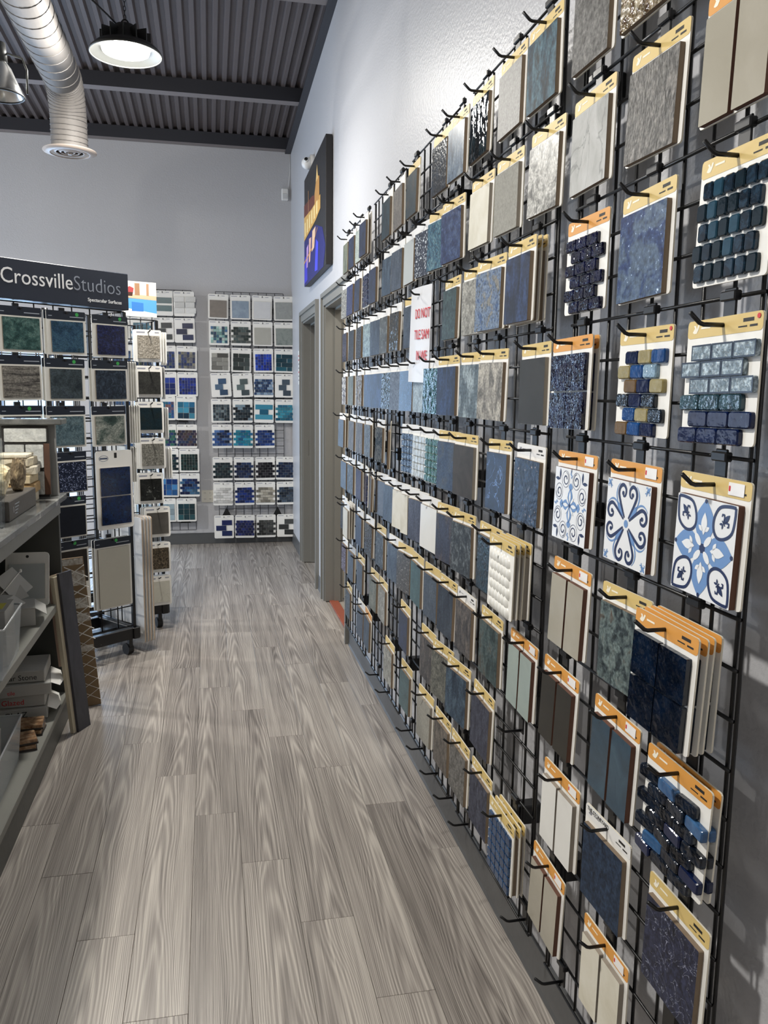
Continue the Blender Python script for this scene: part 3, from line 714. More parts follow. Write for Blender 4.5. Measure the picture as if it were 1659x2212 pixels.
def card_body(root, hd, near, W_=CW, H_=CH):
    obj('backing_card', plate(-W_, W_, CT-H_, CT, .003, .006, M_white, M_cardedge), root)
    if hd in 'go':
        h = obj('header_band', plate(-W_, W_, -CT, CT, .0005, .006, M_gold if hd == 'g' else M_orange), root, (0, -.003, 0))
    else:
        h = obj('header_band', plate(-W_, W_, -CT, CT, .0004, .006, mat('white_header', 'e9e8e6', .5)), root, (0, -.003, 0))
    if near: obj('header_print', hdr_print('w' if hd in 'wW' else 'g'), h, (0, -.0006, 0))
    return h
def layout(root, lay, code, rg):
    m = LK[code][1] if code in LK else None
    y = -.003; zc = -.021-.0735
    if lay == 'tile': obj('tile', tile_me(.152, .147, .009, m, M_body2 if code in ('white', 'cream', 'taupe', 'charcoal', 'umber', 'felt') else M_body), root, (0, y, zc))
    elif lay == 'two':
        for s in (-1, 1): obj('tile', tile_me(.071, .147, .0095, m, M_bodyred if code in ('blueglaze', 'seafoam', 'darkbrown', 'taupe') else M_body2), root, (s*.0395, y, zc))
    elif lay == 'four':
        for s in (-1, 1):
            for u in (-1, 1): obj('tile', tile_me(.0735, .0715, .009, m, m), root, (s*.038, y, zc+u*.0375))
    elif lay in ('patA', 'patB', 'patC'):
        t = obj('tile', tile_me(.150, .148, .010, mat('white_glaze', 'eef0f2', .15), M_bodyred), root, (0, y, zc)); pattern(lay, t, -.0101)
    elif lay == 'penny':
        for r in range(5):
            x0 = [-.058, -.070, -.063, -.074, -.066][r]
            for c in range(6): obj('tile', pillow(.0225, .0252, .007, [m, m, M_pal['p_pen1'], M_pal['p_pen2']][rg.randrange(4)]), root, (x0+c*.0253, y, -.034-r*.0292))
    elif lay in ('lightbrick', 'goldbrick', 'navybrick'):
        w, h = {'lightbrick': (.0485, .0232), 'goldbrick': (.042, .0228), 'navybrick': (.0435, .0225)}[lay]
        gp = [['p_navy', 'p_gold', 'p_blue'], ['p_gold', 'p_blue', 'p_silverblue'], ['p_brown', 'p_navy', 'p_gold'], ['p_black', 'p_navy', 'p_black'], ['p_blue', 'p_gold', 'p_black'], ['p_brown', 'p_blue', 'p_navy']]
        lp = [m, m, m, M_pal['p_dkteal'], M_pal['p_navy'], M_pal['p_navy']]
        for r in range(6):
            off = (.012 if r % 2 == 0 else -.012)*(1 if lay != 'navybrick' else -1)
            for c in range(3):
                mm = lp[r] if lay == 'lightbrick' else M_pal[gp[r][c]] if lay == 'goldbrick' else m
                o = obj('tile', pillow(w, h, .008, mm), root, ((c-1)*(w+.0012)+off, y, -.036-r*.0243), (0, rg.uniform(-.01, .01), 0))
                if lay == 'lightbrick' and r < 3:
                    obj('tile_frame', mesh('fr', *frame_vf(w, h, .0025), mat('dark_blue_edge', '16283c', .2)), o, (0, -.0082, 0))
    elif lay == 'fish':
        for r in range(7):
            for c in range(3):
                mm = [m, m, m, M_pal['p_ltblue'], m, M_pal['p_navy'], m][(r*2+c*3+(r*c)) % 7]
                obj('tile', pillow(.0505, .0205, .010, mm), root, ((c-1)*.0515+(.012 if r % 2 else -.014), y, -.034-r*.0212), (0, rg.uniform(-.06, .06), rg.uniform(-.12, .12)))
    elif lay == 'leaf':
        V, F = [], []
        for i in range(9):
            t = i/8; w = .012*math.sin(math.pi*min(1, t*1.02+.0))**.7 if 0 < t < 1 else .0005
            for k in range(5): a = math.pi*k/4; V.append((w*math.cos(a), -.008*math.sin(a)*(w/.012), (t-.5)*.038))
        for i in range(8):
            for k in range(4): F.append((i*5+k, (i+1)*5+k, (i+1)*5+k+1, i*5+k+1))
        me = mesh('petal', V, F, mat('white_bisque', 'e4e3dd', .35), smooth=True)
        for r in range(6):
            for c in range(6): obj('tile_petal', me, root, (-.062+c*.0225+(.008 if r % 2 else 0), y, -.036-r*.0235), (0, R(-28), 0))
    elif lay in ('grid6', 'mosaic', 'ladder'):
        nc, nr, w, h = {'grid6': (5, 6, .0285, .0235), 'mosaic': (5, 6, .0285, .0225), 'ladder': (4, 6, .034, .0222)}[lay]
        for r in range(nr):
            for c in range(nc): obj('tile', pillow(w, h, .006, m), root, ((c-(nc-1)/2)*(w+.0017), y, -.033-r*(h+.0018)))
def frame_vf(w, h, b):
    V = [(-w/2, 0, -h/2), (w/2, 0, -h/2), (w/2, 0, h/2), (-w/2, 0, h/2), (-w/2+b, 0, -h/2+b), (w/2-b, 0, -h/2+b), (w/2-b, 0, h/2-b), (-w/2+b, 0, h/2-b)]
    return V, [(0, 1, 5, 4), (1, 2, 6, 5), (2, 3, 7, 6), (3, 0, 4, 7)]
LAYN = {'tile': 'tile sample', 'two': 'two-plank sample', 'four': 'four-tile sample', 'patA': 'lace-patterned tile', 'patB': 'scroll-patterned tile', 'patC': 'fleur-patterned tile', 'penny': 'mosaic sample', 'lightbrick': 'mosaic sample', 'goldbrick': 'mosaic sample', 'navybrick': 'brick mosaic', 'fish': 'mosaic sample', 'leaf': 'leaf-relief sample', 'grid6': 'square mosaic', 'mosaic': 'sample', 'ladder': 'mosaic sample'}
HDN = {'g': 'gold', 'o': 'orange', 'w': 'white', 'W': 'white'}

# ------------------------------------------------------------------ wire grid on the right wall
Y0, PITCH, PWID, ZT, ZB = 1.0036, .7067, .6096, 2.336, .2024
CELL = .0762
wv = tube(((0, 0, 0), (0, 0, ZT-ZB)), .0031, M_black, 6); wh = tube(((0, 0, 0), (0, PWID, 0)), .0031, M_black, 6)
BR = box(0, .062, -.02, .02, -.025, .025, M_black, .003)
for k in range(5):
    yk = Y0+PITCH*k+(.05 if k == 4 else 0)
    g = thing('gridwall_panel', '%s black wire grid panel from the near end of the right wall' % ORD[k] if k < 4 else 'farthest black wire grid panel beside the doorway', 'grid panel', (0, yk, ZB), group='wire grid panels on the right wall')
    for i in range(9): obj('vertical_wire', wv, g, (.0, i*CELL, 0))
    for yy in (.0127, PWID-.0127): obj('edge_wire', wv, g, (.0, yy, 0))
    for i in range(29): obj('horizontal_wire', wh, g, (-.0055, 0, i*CELL))
    for yy in (CELL*1.5, PWID-CELL*.5):
        for zz in (.26, 1.06, 1.9): obj('wall_bracket', BR, g, (-.002, yy, zz))
ROWS = [
 [(1.336,'brownglass tile g'), (1.534,'dkgrey tile g'), (1.774,'patina tile g'), (1.964,'silver tile g'), (2.192,'blackgloss tile g'), (2.401,'bluestreak tile g'), (2.581,'nightblue tile g'), (2.937,'tealbrown tile g'), (3.160,'greybrown tile w'), (3.371,'darkteal tile w'), (3.820,'navy tile w s1'), (4.000,'palegreen tile w'), (4.203,'navy tile w'), (4.383,'greygreen tile w')],
 [(1.073,'taupe two o'), (1.292,'slate tile g'), (1.522,'whitemarble tile g'), (1.740,'greymarble tile g'), (1.968,'felt tile g'), (2.171,'cream tile g'), (2.440,'blue tile g'), (2.600,'water tile g'), (2.772,'whitespeck tile w'), (2.963,'blankgrey tile w'), (3.161,'bluegrey tile w'), (3.340,'steelblue tile w'), (3.646,'navy tile w'), (3.837,'ladder ladder w'), (4.023,'navy tile w'), (4.240,'cobalt tile w'), (4.419,'speckle tile w')],
 [(1.064,'penny penny g'), (1.302,'lapis tile g'), (1.526,'inkgloss navybrick o'), (1.802,'indigo tile g s2'), (2.043,'skystone tile g s1'), (2.206,'greystone tile g'), (2.430,'green tile g'), (2.771,'SIGN SIGN w'), (2.929,'slateblue tile g'), (3.189,'blackgloss tile w'), (3.395,'greywet tile w'), (3.573,'slateblue tile w'), (3.748,'greyteal tile w'), (3.973,'sparkle tile w'), (4.189,'nightblue tile w'), (4.406,'navygloss tile w')],
 [(1.071,'lightbrick lightbrick g'), (1.286,'goldbrick goldbrick g'), (1.545,'inkgloss four o s1'), (1.763,'charcoal tile g'), (2.044,'beigestone tile g'), (2.214,'paleslate tile g'), (2.454,'indigo tile g'), (2.620,'tealgloss tile w'), (2.800,'paleblue tile w'), (2.980,'oceanblue tile w'), (3.141,'greyspeck tile w'), (3.311,'greengloss tile w'), (3.539,'indigo tile w'), (3.715,'indigo tile w'), (3.951,'brownwave tile w'), (4.195,'greygreen tile w'), (4.420,'chips tile w')],
 [(1.066,'patC patC g'), (1.296,'patB patB o'), (1.527,'patA patA o'), (1.771,'bluespeck tile w'), (1.978,'navyvein tile g'), (2.260,'umber tile g'), (2.430,'bluebrown tile g'), (2.592,'greenglass mosaic w'), (2.771,'whiteglass mosaic w'), (2.942,'blueglass mosaic w'), (3.179,'brown tile w r-13'), (3.465,'wetblue tile w'), (3.734,'chipgrey tile w'), (3.947,'greybrown tile w'), (4.172,'brown tile w'), (4.429,'bluegrey tile w s1')],
 [(1.105,'inkblue four o s3'), (1.302,'slategreen tile g'), (1.528,'taupe two o'), (1.833,'white leaf g s3'), (2.027,'deepteal tile g'), (2.263,'greyblue tile g'), (2.426,'brownblue tile g'), (2.628,'white tile w'), (2.791,'violetgrey tile w'), (2.919,'cream two w'), (3.056,'cream tile w'), (3.250,'slateblue tile w'), (3.424,'dkbrown tile w'), (3.579,'brown tile w r-8'), (3.732,'navygloss ladder w r-6'), (3.957,'cobalt tile w'), (4.203,'greyblue tile w'), (4.424,'bluegrey tile w')],
 [(1.087,'fish fish o s1'), (1.313,'blueglaze two o'), (1.558,'darkbrown two o'), (1.771,'seafoam two o'), (1.997,'greenslate tile g'), (2.219,'brownslate tile w'), (2.404,'slateblue tile g'), (2.593,'bluegrey tile g'), (2.790,'teal tile g'), (2.980,'brownspeck tile g'), (3.150,'bluegrey tile w'), (3.432,'greyblue tile g'), (3.689,'sparkle tile w'), (3.942,'navy tile w'), (4.191,'cream tile w s2'), (4.428,'nightblue tile w')],
 [(1.084,'navymarble tile g'), (1.326,'stoney tile W'), (1.533,'white two o'), (2.044,'purpleslate tile g'), (2.275,'steelblue tile g'), (2.447,'greyslate tile g'), (2.627,'brownslate tile g'), (2.968,'navy tile g'), (3.375,'greystone tile g'), (3.568,'greengrey tile g'), (3.909,'bluegrey tile g'), (4.173,'bluegrey tile w'), (4.402,'purplespeck tile w')],
 [(1.309,'cream two o'), (1.579,'taupe two o'), (1.809,'denim grid6 g s2'), (2.042,'purpleslate tile g'), (2.241,'dkgrey tile g'), (2.430,'greybrown tile g'), (2.644,'felt tile g'), (2.933,'teal tile g'), (3.238,'greystone tile g'), (3.712,'steelblue tile o'), (3.893,'bluegrey tile w'), (4.258,'greyblue tile g')],
]
EMPTY = {9: [1.505, 1.722, 2.176, 2.34, 2.512, 2.709, 2.874, 3.283, 3.505], 7: [1.79], 5: []}
ZROW = [ZT-.2286*i for i in range(10)]
PLATE_ME = box(-.0145, .0145, -.004, 0, -.046, .012, M_black, .0015)
CLIP_ME = box(-.018, .018, -.009, .004, -.006, .008, M_black, .002)
def prong_me(L_): return tube(((0, 0, 0), (0, -L_, 0), (0, -L_-.006, .002), (0, -L_-.022, .016)), .0034, M_black, 7)
def hook(y, z, label, L_=.040):
    h = thing('display_hook', label, 'hook', (-.0095, y, z), (0, 0, R(-90)), 'black hooks on the right wall grid')
    obj('backplate', PLATE_ME, h); obj('rod_clip', CLIP_ME, h); obj('prong', prong_me(L_), h, (0, -.003, -.040))
GRP = 'tile sample cards on the right wall grid'
for ri, row in enumerate(ROWS):
    n = len(row)
    for ci, (yc, spec) in enumerate(row):
        a = spec.split(); code, lay, hd = a[:3]
        st = 0; tw = 0
        for e in a[3:]:
            if e[0] == 's': st = int(e[1:])
            if e[0] == 'r': tw = int(e[1:])
        rg = random.Random(ri*100+ci)
        gap = min([abs(yc-o[0]) for o in row if o[0] != yc])
        ph = tw or (rg.uniform(8, 9) if gap < .14 else rg.uniform(4.5, 6.5) if gap < .176 else rg.uniform(-1.5, 2.5) if yc > 2.3 else rg.uniform(-.8, 1.2))
        pos = '%s row down, %s from the near end' % (ORD[ri], ORD[ci])
        z = ZROW[ri]
        hook(yc, z, 'black hook in the %s' % pos, .040+.013*st+(.085*math.sin(R(abs(tw))) if tw else 0))
        if code == 'SIGN':
            sg = thing('sleeved_sign', 'white paper sign with red letters in a clear sleeve on the grid', 'sign', (-.03, yc, z-.034), (0, R(1.5), R(-90)+R(3)))
            V, F = [], []
            for i in range(9):
                x = -.115+.23*i/8; bow = -.006*math.sin(math.pi*i/8)
                V += [(x, bow, .02), (x, bow-.006, -.30)]
            for i in range(8): F.append((2*i, 2*i+1, 2*i+3, 2*i+2))
            sm = obj('paper_sheet', mesh('sheet', V, F, mat('sleeve_paper', 'e8e8ea', .3)), sg)
            so = sm.modifiers.new('thick', 'SOLIDIFY'); so.thickness = .0012
            for k, (t_, zz) in enumerate((('DO NOT', -.085), ('TILE SAM', -.155), ('IN WE', -.225))):
                tm = text_mesh(t_, .046, M_red, .0004, 'LEFT'); tm.transform(Matrix.Diagonal((.8, 1, 1, 1)))
                for v in tm.vertices:
                    X_ = v.co.x-.035+(.03 if k == 2 else 0); v.co.y += -.006*math.sin(math.pi*(X_+.115)/.23)-.006*(.02-zz)/.32-.0026; v.co.x = X_
                obj('red_lettering', tm, sg, (0, 0, zz))
            continue
        for k in range(st, -1, -1):
            xo = -.0175-.0135*(st-k)-(.088*math.sin(R(abs(tw))) if tw else 0)
            front = k == 0
            if front:
                lab = '%s %s on %s-topped card, %s' % (LK[code][0] if lay[:3] != 'pat' else 'blue and white', LAYN[lay], HDN[hd], pos)
            else: lab = '%s card behind the %s sample, %s' % (ORD[k-1], LK[code][0] , pos)
            t = thing('tile_sample_card', lab, 'sample card', (xo, yc+(.006*rg.uniform(-1, 1) if not front else 0), z-.041), (R(rg.uniform(-1.5, -.3)), R(rg.uniform(-1.0, 1.0)+(1.6 if hd == 'o' and ri > 4 else 0)), R(-90)+R(ph)), GRP)
            hb = card_body(t, hd, yc < 2.5)
            if front or lay not in ('four', 'fish'): layout(t, lay if front else 'tile', code, rg)
            else: layout(t, 'four' if lay == 'four' else 'fish', code, rg)
            if front and hd == 'o' and lay in ('two', 'patA', 'patB') or code == 'patC':
                s_ = obj('price_sticker', plate(.036, .072, -.009, .009, .0004, .001, mat('sticker_white', 'f4f2f0', .4)), t, (0, -.0042, 0))
                obj('red_dot', plate(.037, .041, -.004, .004, .0002, .0015, M_red), s_, (0, -.0004, 0))
            if code in ('lightbrick', 'goldbrick'):
                obj('red_dot_sticker', plate(.075, .082, .003, .010, .0003, .0034, M_red), t, (0, -.0042, 0))
            if hd == 'W':
                obj('card_lettering', text_mesh('THE STONEYARD', .011, M_ink, .0002), hb, (-.08, -.0008, .002))
for ri, ys in EMPTY.items():
    for k, y in enumerate(ys): hook(y, ZROW[ri], 'bare black hook in the %s row down, %s bare one from near' % (ORD[ri], ORD[k]))

# ------------------------------------------------------------------ back wall racks
A_gloss = attr_mat('mosaic_glaze', .22); A_matte = attr_mat('mosaic_matte', .5)
def mosaic_mesh(cells, m, t=.006):
    """cells: (x, z, w, h, colour) -> one mesh of chamfered pieces with a colour attribute"""
    V, F, cols = [], [], []
    for x, z, w, h, c in cells:
        b = len(V); e = .0012
        for s, y in ((0, 0), (0, -t+e), (e, -t)):
            V += [(x-w/2+s, y, z-h/2+s), (x+w/2-s, y, z-h/2+s), (x+w/2-s, y, z+h/2-s), (x-w/2+s, y, z+h/2-s)]
        fs = [(b+8, b+9, b+10, b+11)]
        for k in (0, 4):
            for i in range(4): fs.append((b+k+i, b+k+(i+1) % 4, b+k+4+(i+1) % 4, b+k+4+i))
        F += fs; cols += [lin(c)]*12
    me = mesh('mosaic', V, F, m)
    at = me.color_attributes.new('col', 'FLOAT_COLOR', 'POINT')
    at.data.foreach_set('color', [v for c in cols for v in c])
    return me
def mixc(pal, rg):
    c = rg.choice(pal); f = rg.uniform(.85, 1.15); v = [int(c[i:i+2], 16)/255 for i in (0, 2, 4)]; a = sum(v)/3; f = min(f, 1.0) if a > .6 else f; return [max(0, min(1, (a+(x-a)*.85)*f*.92 if a < .6 else x*f)) for x in v]
BW, BH = .0945, .228      # half width, height
def back_layout(root, lay, pal, rg):
    y = -.004; ztop = -.034
    if lay == 'tile':
        m = tmat('bk_'+pal[0]+pal[-1], pal if len(pal) > 1 else pal*2, sc=18, rough=.4); obj('tile', tile_me(.158, .158, .008, m, M_body2), root, (0, y, -.118))
        return
    cells = []
    if lay == 'square':
        n, m_, s = 6, 6, .0262
        for r in range(m_):
            for c in range(n): cells.append(((c-(n-1)/2)*s, ztop-.014-r*s, s-.002, s-.002, mixc(pal, rg)))
    elif lay == 'squarebig':
        s = .053
        for r in range(3):
            for c in range(3): cells.append(((c-1)*s, ztop-.028-r*s, s-.003, s-.003, mixc(pal, rg)))
    elif lay == 'brick':
        w, h = .046, .0235
        for r in range(6 if True else 7):
            k = 4 if r % 2 else 3
            for c in range(k):
                x = (c-(k-1)/2)*(w+.002)
                x0, x1 = max(-.092, x-w/2), min(.092, x+w/2)
                cells.append(((x0+x1)/2, ztop-.014-r*(h+.002), x1-x0, h, mixc(pal, rg)))
    elif lay == 'bricksmall':
        w, h = .032, .0235
        for r in range(6):
            k = 6 if r % 2 else 5
            for c in range(k):
                x = (c-(k-1)/2)*(w+.002); x0, x1 = max(-.092, x-w/2), min(.092, x+w/2)
                cells.append(((x0+x1)/2, ztop-.014-r*(h+.002), x1-x0, h, mixc(pal, rg)))
    big = {'zig': [(.028, -.055), (-.028, -.108), (.028, -.161)], 'strips': [(0, -.075), (0, -.145)], 'slabs': None, 'ibeam': None}
    if lay == 'zig': cells = [(x, z, .098, .049, mixc(pal, rg)) for x, z in big['zig']]
    if lay == 'zigsmall': cells = [(x, z, .075, .051, mixc(pal, rg)) for x, z in ((.012, -.062), (-.02, -.115), (.022, -.168))]
    if lay == 'strips': cells = [(0, z, .165, .052, mixc(pal, rg)) for z in (-.07, -.142)]
    if lay == 'slabs':
        for r in range(4):
            k = 0
            for w, x in (((.105, -.027), (.05, .053)) if r % 2 else ((.05, -.053), (.105, .027))): cells.append((x, ztop-.02-r*.04, w-.002, .038, mixc(pal, rg)))
    if lay == 'ledge':
        for r in range(3): cells += [(-.045+(.008 if r % 2 else .0), ztop-.02-r*.052, .094, .05, mixc(pal, rg)), (.05+(.0 if r % 2 else .01), ztop-.02-r*.052, .094, .05, mixc(pal, rg))]
    if lay == 'ibeam':
        cells = [(0, -.058, .168, .046, mixc(pal, rg)), (0, -.106, .085, .046, mixc(pal, rg)), (0, -.154, .168, .046, mixc(pal, rg))]
    if len(cells) > 14:
        o = obj('mosaic_tiles', mosaic_mesh(cells, A_gloss), root, (0, y, 0)); o['kind'] = 'stuff'
    else:
        for x, z, w, h, c in cells: obj('tile', mosaic_mesh([(0, 0, w, h, c)], A_gloss), root, (x, y, z))
@cached
def bk_print():
    b = [[(-.085, .003), (-.03, .003), (-.03, .009), (-.085, .009)], [(.03, .003), (.06, .003), (.06, .008), (.03, .008)]]
    V, F = [], []
    for P in b: o = len(V); V += [(x, 0, z) for x, z in P]; F.append(tuple(range(o, o+4)))
    return mesh('print', V, F, mat('faint_print', '9a9ca8', .6))
def back_card(loc, rz, lay, pal, label, group, rg, roll=0):
    t = thing('framed_sample_card', label, 'sample card', loc, (0, R(roll), rz), group)
    obj('backing_board', plate(-BW, BW, .018-BH, .018, .004, .012, M_white), t)
    obj('card_print', bk_print(), t, (0, -.0044, -.002))
    back_layout(t, lay, pal, rg)
    return t
def peg(loc, rz, label, group):
    h = thing('wire_peg', label, 'hook', loc, (0, 0, rz), group)
    obj('clip', box(-.012, .012, -.006, 0, -.014, .016, M_black, .002), h)
    obj('prong', tube(((0, 0, 0), (0, -.04, 0), (0, -.05, .008)), .0035, M_black, 6), h)
def grid_thing(name, label, loc, rz, w, z0, z1, cell=.0762, rad=.0028):
    g = thing(name, label, 'grid panel', (loc[0], loc[1], z0), (0, 0, rz))
    a = tube(((0, 0, 0), (0, 0, round(z1-z0, 4))), rad, M_black, 5); b = tube(((-w/2, 0, 0), (w/2, 0, 0)), rad, M_black, 5)
    n = int(round(w/cell))
    for i in range(n+1): obj('vertical_wire', a, g, (-w/2+w*i/n, 0, 0))
    k = int(round((z1-z0)/cell))
    for i in range(k+1): obj('horizontal_wire', b, g, (0, -.005, (z1-z0)*i/k))
    return g
gR = grid_thing('back_wall_grid', 'black wire grid on the back wall beside the corner', (-.345, 8.155, 0), 0, .64, .2, 2.436)
gL = grid_thing('back_wall_grid', 'black wire grid on the back wall behind the spinner racks', (-1.24, 8.155, 0), 0, .70, .15, 2.436)
for g in (gR, gL):
    for x in (-.25, .25):
        for z in (.12, 1.1, 2.1): obj('wall_bracket', mesh('br', [(-.05, -.006, -.05), (.05, -.006, -.05), (0, -.006, .05), (-.02, .045, -.02), (.02, .045, -.02), (0, .045, .02)], [(0, 1, 2), (3, 5, 4), (0, 3, 4, 1), (1, 4, 5, 2), (2, 5, 3, 0)], M_black), g, (x, 0, z))
RBC = [
 [('tile', ['6f665e', '7f766d'], 'brown grey tile'), ('tile', ['77889a', '93a3b2'], 'hazy blue tile'), ('tile', ['cfcfd0', 'd6d6d6'], 'white tile'), ('tile', ['8c8f8d', 'a0a3a0'], 'pale grey tile')],
 [('square', ['2f5f74', '6fa39e', 'a9cfc6', '3c6c9a', '22426c', 'd6ded8'], 'sea glass mosaic'), ('brick', ['2c3c3c', '4a5a58', '6a706a', '24342f'], 'dark moss brick mosaic'), ('tile', ['a9a79d', 'b1afa6'], 'greige tile'), ('tile', ['69726f', '8a918c', '777f7b'], 'marbled grey tile')],
 [('slabs', ['7d7b74', '94928a', '5c5a54', 'a5a39a'], 'warm grey slab'), ('slabs', ['2f3b3a', '3f4c4a', '26302f', '4c5856'], 'dark green slab'), ('square', ['1236b8', '1f4cd0', '0f2a90'], 'wavy cobalt mosaic'), ('slabs', ['0f4c5e', '16586a', '0c3846'], 'deep teal slab')],
 [('zigsmall', ['4a6c90', '5c7c9c', '39587c'], 'blue marbled zigzag'), ('zigsmall', ['4c5c62', '5c6c6c'], 'grey green zigzag'), ('bricksmall', ['33507c', '6a88ac', '26406c', '8aa0b8'], 'swirled blue brick mosaic'), ('zigsmall', ['4a5a68', '3a4a5c'], 'slate zigzag')],
 [('square', ['3a4a54', '7a8c92', '22323c', '5a6c74'], 'charcoal and grey mosaic'), ('brick', ['1e2c36', '34444e', '141e28', '7a94a4'], 'black brick mosaic'), ('ibeam', ['2f86a4', '3c94b0', '1f7296'], 'turquoise slab'), ('brick', ['1f7c98', '2f90a8', '16688a'], 'turquoise ledge mosaic')],
 [('brick', ['1c3a78', '2c549c', '14284c', '4a70ac'], 'shimmering blue brick mosaic'), ('brick', ['1684a4', '2a98b4', '1c6ca0', '123a70'], 'bright turquoise brick mosaic'), ('brick', ['1c3a80', '2a4c94', '142a5c'], 'royal blue brick mosaic'), None],
 [('brick', ['1e3038', '2c4448', '1a2a30'], 'dark green brick mosaic'), ('brick', ['16264c', '22365e', '0f1c3c'], 'navy brick mosaic'), ('brick', ['14141e', '24222a', '34323a'], 'black brown brick mosaic'), ('brick', ['1c3054', '2a4268', '14203e'], 'dusky navy brick mosaic')],
 [('brick', ['e2e0dc', 'd8d6d2'], 'white brick mosaic'), ('brick', ['0f2e80', '1a3e94', '0c2460'], 'cobalt brick mosaic'), ('brick', ['b8b2a4', 'a49e90', 'c8c2b4', '8e887a'], 'beige brick mosaic'), ('brick', ['2c3c50', '44566a', '1c2838'], 'grey navy brick mosaic')],
 [('zig', ['14205c', '1a2c6a', '0f1a50'], 'navy zigzag'), ('bricksmall', ['121e5c', '1c2c74', '0c164a'], 'deep blue brick mosaic'), ('brick', ['3a3c3c', '4c4e4c', '2a2c2c'], 'charcoal brick mosaic'), ('zig', ['3c3e3e', '484a48'], 'charcoal zigzag')]]
RBX = [-.640, -.435, -.228, -.025]
RBZ = [2.41, 2.165, 1.913, 1.675, 1.428, 1.182, .866, .619, .291]
for r, row in enumerate(RBC):
    for c, e in enumerate(row):
        rg = random.Random(900+r*10+c); x, z = RBX[c]+.0022*r, RBZ[r]-.018
        if e:
            peg((x, 8.148, z), 0, 'black peg on the corner grid, %s row, %s column' % (ORD[r], ORD[c]), 'pegs on the back wall grids')
            back_card((x, 8.127, z), 0, e[0], e[1], '%s card on the corner grid, %s row, %s column' % (e[2], ORD[r], ORD[c]), 'framed cards on the corner grid', rg, -3 if r == 3 and c in (0, 1) else rg.uniform(-1.2, 1.2))
LBC = [
 [None, ('brick', ['2f7c94', '3a8aa0'], 'teal brick mosaic'), ('strips', ['2c565c', '3a6a6c'], 'two teal strip'), ('ledge', ['d2d2cf', 'c8c8c5', 'dadad7'], 'white marble ledge')],
 [('square', ['22406a', '3a5c8a'], 'blue mosaic'), ('brick', ['2a7088', '388098'], 'ocean brick mosaic'), ('zig', ['2c3234', '383e3e'], 'black zigzag'), ('zig', ['141c44', '1f2c62'], 'inky navy zigzag')],
 [('square', ['22406a', '3a5c8a'], 'blue mosaic'), ('square', ['4a5a3a', '22406a'], 'olive mosaic'), ('square', ['28386c', '5a6a70', '3a4a5c', '1c3a80'], 'mixed blue grey mosaic'), ('square', ['2a3a74', '6a6a70', '3a4468', '8a8674'], 'blue and beige mosaic')],
 [('square', ['22406a', '3a5c8a'], 'blue mosaic'), ('square', ['1a3a90', '2a4aa8'], 'blue square mosaic'), ('squarebig', ['1a34a0', '9ab0d0', '12246c', '2c4cb8'], 'cobalt and white block'), ('square', ['142c94', '1c3aac', '102478'], 'cobalt square mosaic')],
 [('square', ['22406a', '3a5c8a'], 'blue mosaic'), ('square', ['2a5aa0', '6a5a80'], 'rainbow mosaic'), ('square', ['2a5aa0', '6a5a80', '2c7ca0', '8a5a5c'], 'rainbow blue mosaic'), ('squarebig', ['1c6c9c', '2a84ac', '16405c', '3a94b4'], 'ocean blue block')],
 [('brick', ['22406a', '3a5c8a'], 'blue brick mosaic'), ('brick', ['2a5c5c', '24467c'], 'green blue brick mosaic'), ('bricksmall', ['1c4c5c', '24386c', '2c6c5c'], 'peacock brick mosaic'), ('bricksmall', ['34304c', '5a4658', '2c3a5c', '4a3c3c'], 'rainbow brown brick mosaic')],
 [('brick', ['22406a', '3a5c8a'], 'blue brick mosaic'), ('brick', ['1c3a3c', '24464c'], 'green brick mosaic'), ('brick', ['142c34', '1c3a40', '1c2c44'], 'midnight green brick mosaic'), ('square', ['14302e', '1c3e3c', '0f2624'], 'bottle green square mosaic')],
 [('brick', ['22406a', '3a5c8a'], 'blue brick mosaic'), ('brick', ['1c3a70', '24509c'], 'denim brick mosaic'), ('squarebig', ['1c54a4', '2a6cb8', '123a80', '3c84c4'], 'graded blue block'), ('brick', ['14306c', '3a6c94', '1c4880', '0f1c48'], 'patchy blue brick mosaic')],
 [('squarebig', ['1c5468', '24647c'], 'teal block'), ('squarebig', ['9ab0b8', 'a8bcc4'], 'pale aqua block'), ('squarebig', ['a0b4bc', '8aa0ac'], 'frosty aqua block'), ('squarebig', ['1c4450', '24545c', '163840'], 'dark teal block')]]
LBX = [-1.548, -1.352, -1.152, -.958]
LBZ = [2.424, 2.18, 1.92, 1.677, 1.45, 1.181, .949, .711, .467]
for r, row in enumerate(LBC):
    for c, e in enumerate(row):
        if not e: continue
        rg = random.Random(500+r*10+c); x, z = LBX[c]+(.016 if r in (2, 3, 6, 7) else 0)-(.02 if r == 8 else 0), LBZ[r]-.018
        peg((x, 8.148, z), 0, 'black peg on the rear left grid, %s row, %s column' % (ORD[r], ORD[c]), 'pegs on the back wall grids')
        back_card((x, 8.127, z), 0, e[0], e[1], '%s card on the rear left grid, %s row, %s column' % (e[2], ORD[r], ORD[c]), 'framed cards on the rear left grid', rg, rg.uniform(-1.2, 1.2))

